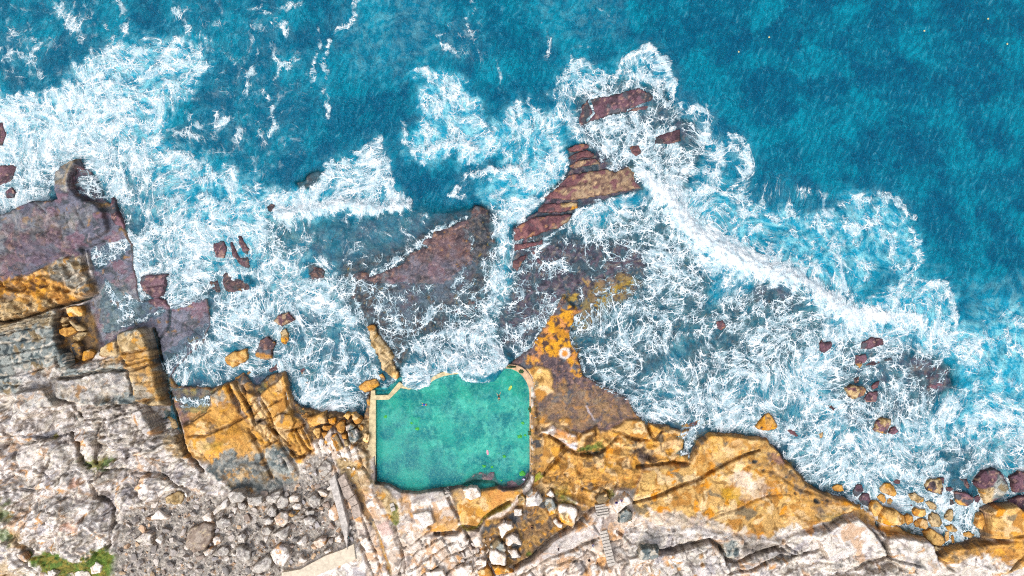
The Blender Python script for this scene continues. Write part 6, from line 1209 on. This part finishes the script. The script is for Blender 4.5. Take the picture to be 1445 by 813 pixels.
def limb_hand(J, E, w, dirv, up):
    """palm with four fingers and a thumb, from wrist vertex index w"""
    d_ = Vector(dirv).normalized(); u_ = Vector(up); s_ = d_.cross(u_).normalized(); p0 = Vector(J[w][:3]); J.append((*(p0+d_*.07), .034, .018)); pm_ = len(J)-1; E.append((w, pm_))
    for k, (off, ln) in enumerate(((-.030, .075), (-.010, .085), (.010, .080), (.030, .062))):
        a = Vector(J[pm_][:3])+d_*.03+s_*off; b = a+d_*ln*.5-u_*.008; c = a+d_*ln-u_*.03; i = len(J); J.append((*a, .0095)); J.append((*b, .0085)); J.append((*c, .0075)); E += [(pm_, i), (i, i+1), (i+1, i+2)]
    a = p0+d_*.035-s_*.035; b = a+d_*.035-s_*.02; i = len(J); J.append((*a, .011)); J.append((*b, .009)); E += [(pm_, i), (i, i+1)]
def person(pose, px, py, z, rz, label, top, bottom, shirt='#1e2a50', short='#20242c', hairc=None):
    if pose != 'float':
        bpy.context.view_layer.update()
        for _ in range(2):
            x, y = to_world(px, py, z+.3); hit, loc, *_r = bpy.context.scene.ray_cast(bpy.context.evaluated_depsgraph_get(), Vector((x, y, 40)), Vector((0, 0, -1)))
            if hit: z = loc.z-(.02 if pose == 'stand' else .0)
    x, y = to_world(px, py, z+.5 if pose == 'float' else z+.3); t = empty('person', x, y, z, rz); tag(t, label, 'person')
    if pose == 'float':      # face down, +y is the head, legs spread behind
        J = [(0, 0, .02, .14, .10), (0, .25, .03, .14, .10), (0, .48, .04, .16, .10), (0, .58, .05, .06), (0, .68, .05, .085, .09), (0, .80, .05, .075, .085),
             (.19, .50, .03, .055), (.22, .78, .0, .042), (.10, 1.02, -.02, .03), (-.19, .50, .03, .055), (-.22, .78, .0, .042), (-.10, 1.02, -.02, .03),
             (.14, -.10, .0, .085), (.36, -.46, -.02, .06), (.55, -.86, -.02, .038), (.60, -1.02, -.03, .03), (-.14, -.10, .0, .085), (-.36, -.46, -.02, .06), (-.55, -.86, -.02, .038), (-.60, -1.02, -.03, .03)]
        E = [(0, 1), (1, 2), (2, 3), (3, 4), (4, 5), (2, 6), (6, 7), (7, 8), (2, 9), (9, 10), (10, 11), (0, 12), (12, 13), (13, 14), (14, 15), (0, 16), (16, 17), (17, 18), (18, 19)]
        limb_hand(J, E, 8, (-.4, 1, 0), (0, 0, 1)); limb_hand(J, E, 11, (.4, 1, 0), (0, 0, 1))
        skinmesh('body', J, E, SKIN, t)
        skinmesh('swimsuit', [(0, -.16, .02, .19, .14), (0, .0, .02, .20, .15), (0, .2, .03, .19, .145), (0, .52, .04, .19, .145)], [(0, 1), (1, 2), (2, 3)], cloth(top), t)
        skinmesh('hair', [(0, .64, .09, .10), (0, .76, .08, .115), (0, .86, .06, .10)], [(0, 1), (1, 2)], HAIR, t)
    else:
        sit = pose == 'sit'; hp = .14 if sit else .92; lean = .06
        J = [(0, 0, hp, .15, .11), (0, .01, hp+.22, .13, .10), (0, .03, hp+.44, .17, .11), (0, .04, hp+.54, .055), (0, .06, hp+.64, .08, .09), (0, .06, hp+.76, .075, .085)]
        E = [(0, 1), (1, 2), (2, 3), (3, 4), (4, 5)]
        i = len(J)
        for s_ in (1, -1):
            j = len(J)
            if sit: J += [(s_*.19, .03, hp+.45, .05), (s_*.27, .10, hp+.20, .042), (s_*.20, .32, hp+.12, .03)]
            else: J += [(s_*.19, .02, hp+.45, .05), (s_*.27, -.04*s_, hp+.20, .042), (s_*.28, .12*s_+.05, hp-.02, .03)]
            E += [(2, j), (j, j+1), (j+1, j+2)]; limb_hand(J, E, j+2, (0, .6, -.6), (s_, 0, 0))
            k = len(J)
            if sit: J += [(s_*.10, .08, hp, .085), (s_*.16, .46, hp+.22, .06), (s_*.15, .62, hp-.08, .04), (s_*.15, .74, hp-.10, .035)]
            else: J += [(s_*.10, 0, hp-.08, .085), (s_*.12, .14*s_, .48, .06), (s_*.13, .10*s_-.06, .08, .038), (s_*.13, .10*s_+.10, .04, .035)]
            E += [(0, k), (k, k+1), (k+1, k+2), (k+2, k+3)]
        skinmesh('body', J, E, SKIN, t)
        skinmesh('shirt', [(0, .01, hp+.24, .195, .155), (0, 0, hp-.02, .20, .16), (0, .03, hp+.44, .20, .155), (0, .03, hp+.50, .11), (.20, .02, hp+.44, .088), (.255, .02, hp+.28, .075), (-.20, .02, hp+.44, .088), (-.255, .02, hp+.28, .075)], [(0, 1), (0, 2), (2, 3), (2, 4), (4, 5), (2, 6), (6, 7)], cloth(top), t)
        if sit: skinmesh('shorts', [(0, .0, hp, .20, .16), (.12, .10, hp+.03, .125), (.15, .36, hp+.18, .105), (-.12, .10, hp+.03, .125), (-.15, .36, hp+.18, .105)], [(0, 1), (1, 2), (0, 3), (3, 4)], cloth(bottom), t)
        else: skinmesh('shorts', [(0, 0, hp, .20, .155), (.10, .01, hp-.1, .13), (.12, .12, hp-.38, .105), (-.10, -.01, hp-.1, .13), (-.12, -.12, hp-.38, .105)], [(0, 1), (1, 2), (0, 3), (3, 4)], cloth(bottom), t)
        skinmesh('hair', [(0, .015, hp+.66, .095), (0, .03, hp+.76, .115), (0, .05, hp+.86, .10)], [(0, 1), (1, 2)], HAIR, t)
        for s_ in (1, -1): skinmesh('eye', [(s_*.03, .145, hp+.70, .01), (s_*.03, .15, hp+.70, .01)], [(0, 1)], MDARK, t, 1)
    return t
person('float', 703.8, 559, .70, math.radians(185), 'swimmer face down with legs spread wide in the pool', '#15161c', None)
person('float', 597, 571.5, .68, math.radians(265), 'snorkeller in a blue suit swimming near the north side of the pool', '#1c3fb0', None)
person('sit', 870, 710, 4.35, math.radians(20), 'person in a blue top sitting on the flat white block', '#2446a8', '#1a2a60')
person('sit', 876.5, 707, 4.35, math.radians(-30), 'person in a lilac shirt beside the one in blue on the white block', '#b8a8d8', '#8a90c8')
person('stand', 788, 773.5, ground(788, 773.5)[2], math.radians(80), 'person in navy walking along the pale rib of rock', '#1a2440', '#22303c')
person('stand', 837, 769, ground(837, 769)[2], math.radians(40), 'person in a white shirt standing left of the long steps', '#e4e6ee', '#2a50a0')
person('stand', 831, 789.5, ground(831, 789.5)[2], math.radians(10), 'person in dark clothes below the one in the white shirt', '#1c2836', '#1c2836')
person('stand', 492.5, 756.5, 3.4, math.radians(0), 'person in a teal top at the lower end of the long kerb', '#0e7f86', '#1a3a4a')
person('sit', 751.5, 745, ground(751.5, 745)[2]+.05, math.radians(60), 'person in black sitting in the brown hollow', '#181a22', '#181a22')
def slabf(px, py, z, l, w, h, rz, mat, name, label, cat, grp=None, taper=.6):
    bm = bmesh.new(); N = 10; top_ = []; 
    for k in range(N):
        a = 6.2832*k/N; top_.append((math.cos(a)*l/2*(1 if math.cos(a) > 0 else 1), math.copysign(abs(math.sin(a))**taper, math.sin(a))*w/2))
    lo_ = [bm.verts.new((x, y, 0)) for x, y in top_]; hi_ = [bm.verts.new((x, y, h+.06*(abs(x)/(l/2))**3)) for x, y in top_]; bm.faces.new(hi_); bm.faces.new(lo_[::-1])
    for i in range(N): bm.faces.new((lo_[i], lo_[(i+1) % N], hi_[(i+1) % N], hi_[i]))
    bmesh.ops.bevel(bm, geom=list(bm.edges), offset=.02, segments=2, affect='EDGES', clamp_overlap=True)
    me = bpy.data.meshes.new(name); bm.to_mesh(me); bm.free(); o = link(me, name, mat); x, y = to_world(px, py, z); o.location = (x, y, z); o.rotation_euler = (0, 0, rz); tag(o, label, cat, grp); return o
slabf(720, 547.5, .70, 1.15, .55, .09, math.radians(58), plain('lime_foam', '#a9b84e', .6), 'bodyboard', 'lime green bodyboard drifting above the swimmer', 'bodyboard')
slabf(688, 638.5, .70, 1.1, .42, .08, math.radians(95), plain('pink_foam', '#e890a8', .6), 'pool_float', 'pink float drifting alone in the south of the pool', 'float')
slabf(515, 642, 1.25, .5, .35, .12, math.radians(-50), plain('red_cloth', '#d8404a', .9), 'towel', 'small red towel left on the rocks by the west wall', 'towel')
slabf(739, 676.5, .95, .55, .4, .1, 0, plain('lilac_cloth', '#c8c0e8', .9), 'towel', 'small lilac towel on the dark shelf by the ramp', 'towel')
MF = plain('cream_float', '#c8bf8e', .5)
for px, py, lab in ((1042.5,73,'pale float on open water, the lower left of a pair'),(1085.5,52.5,'pale float on open water, upper right of a pair'),(1304.5,43.5,'larger pale float under the top right edge'),(1394.5,26.5,'pale float closest to the top right corner'),(1421.5,62,'faint pale float near the right edge of open water')):
    t = clump(px, py, .12, .17, 'float', lab, 'float', MF, 'floats on the open sea', 3)
bpy.context.view_layer.update()
# ================================================================== LIGHT, SKY, CAMERA
sc = bpy.context.scene
w = bpy.data.worlds.new('World'); sc.world = w; w.use_nodes = True; nt = w.node_tree; nt.nodes.clear(); g = G(nt)
sky = g.n('ShaderNodeTexSky', sky_type='NISHITA'); sky.sun_disc = False; SUN_EL, SUN_AZ = 52., 215.
sky.sun_elevation = math.radians(SUN_EL); sky.sun_rotation = math.radians(SUN_AZ); sky.dust_density = 4.; sky.air_density = 1.; sky.ozone_density = 1.
hs = g.n('ShaderNodeHueSaturation'); nt.links.new(sky.outputs[0], hs.inputs['Color']); hs.inputs['Saturation'].default_value = .35
bg = g.n('ShaderNodeBackground'); nt.links.new(hs.outputs[0], bg.inputs[0]); bg.inputs[1].default_value = .15
ow = g.n('ShaderNodeOutputWorld'); nt.links.new(bg.outputs[0], ow.inputs[0])
ld = bpy.data.lights.new('sun', 'SUN'); ld.energy = 1.3; ld.angle = math.radians(20); ld.color = (1, .94, .86)
lo = bpy.data.objects.new('sun', ld); C.objects.link(lo)
az = math.radians(SUN_AZ); el = math.radians(SUN_EL); d = Vector((math.sin(az)*math.cos(el), math.cos(az)*math.cos(el), math.sin(el)))
lo.rotation_euler = (-d).to_track_quat('-Z', 'Y').to_euler(); lo.location = (0, 0, 60)
cd = bpy.data.cameras.new('camera'); cam = bpy.data.objects.new('camera', cd); C.objects.link(cam); cam.location = (0, 0, H); cam.rotation_euler = (0, 0, 0)
cd.sensor_width = 36; cd.lens = 36/2/((1445*S/2)/H); cd.clip_start = 1; cd.clip_end = 5000; sc.camera = cam
sc.view_settings.view_transform = 'Standard'; sc.view_settings.look = 'None'; sc.view_settings.exposure = EXPO; sc.view_settings.gamma = 1; sc.view_settings.use_curve_mapping = False
sc.render.engine = 'CYCLES'; cy = sc.cycles; cy.use_denoising = False; cy.sample_clamp_indirect = 3; cy.max_bounces = 4; cy.diffuse_bounces = 2; cy.glossy_bounces = 2; cy.transparent_max_bounces = 6; cy.use_adaptive_sampling = True; cy.adaptive_threshold = .02; cy.pixel_filter_type = 'BLACKMAN_HARRIS'; cy.filter_width = 1.1
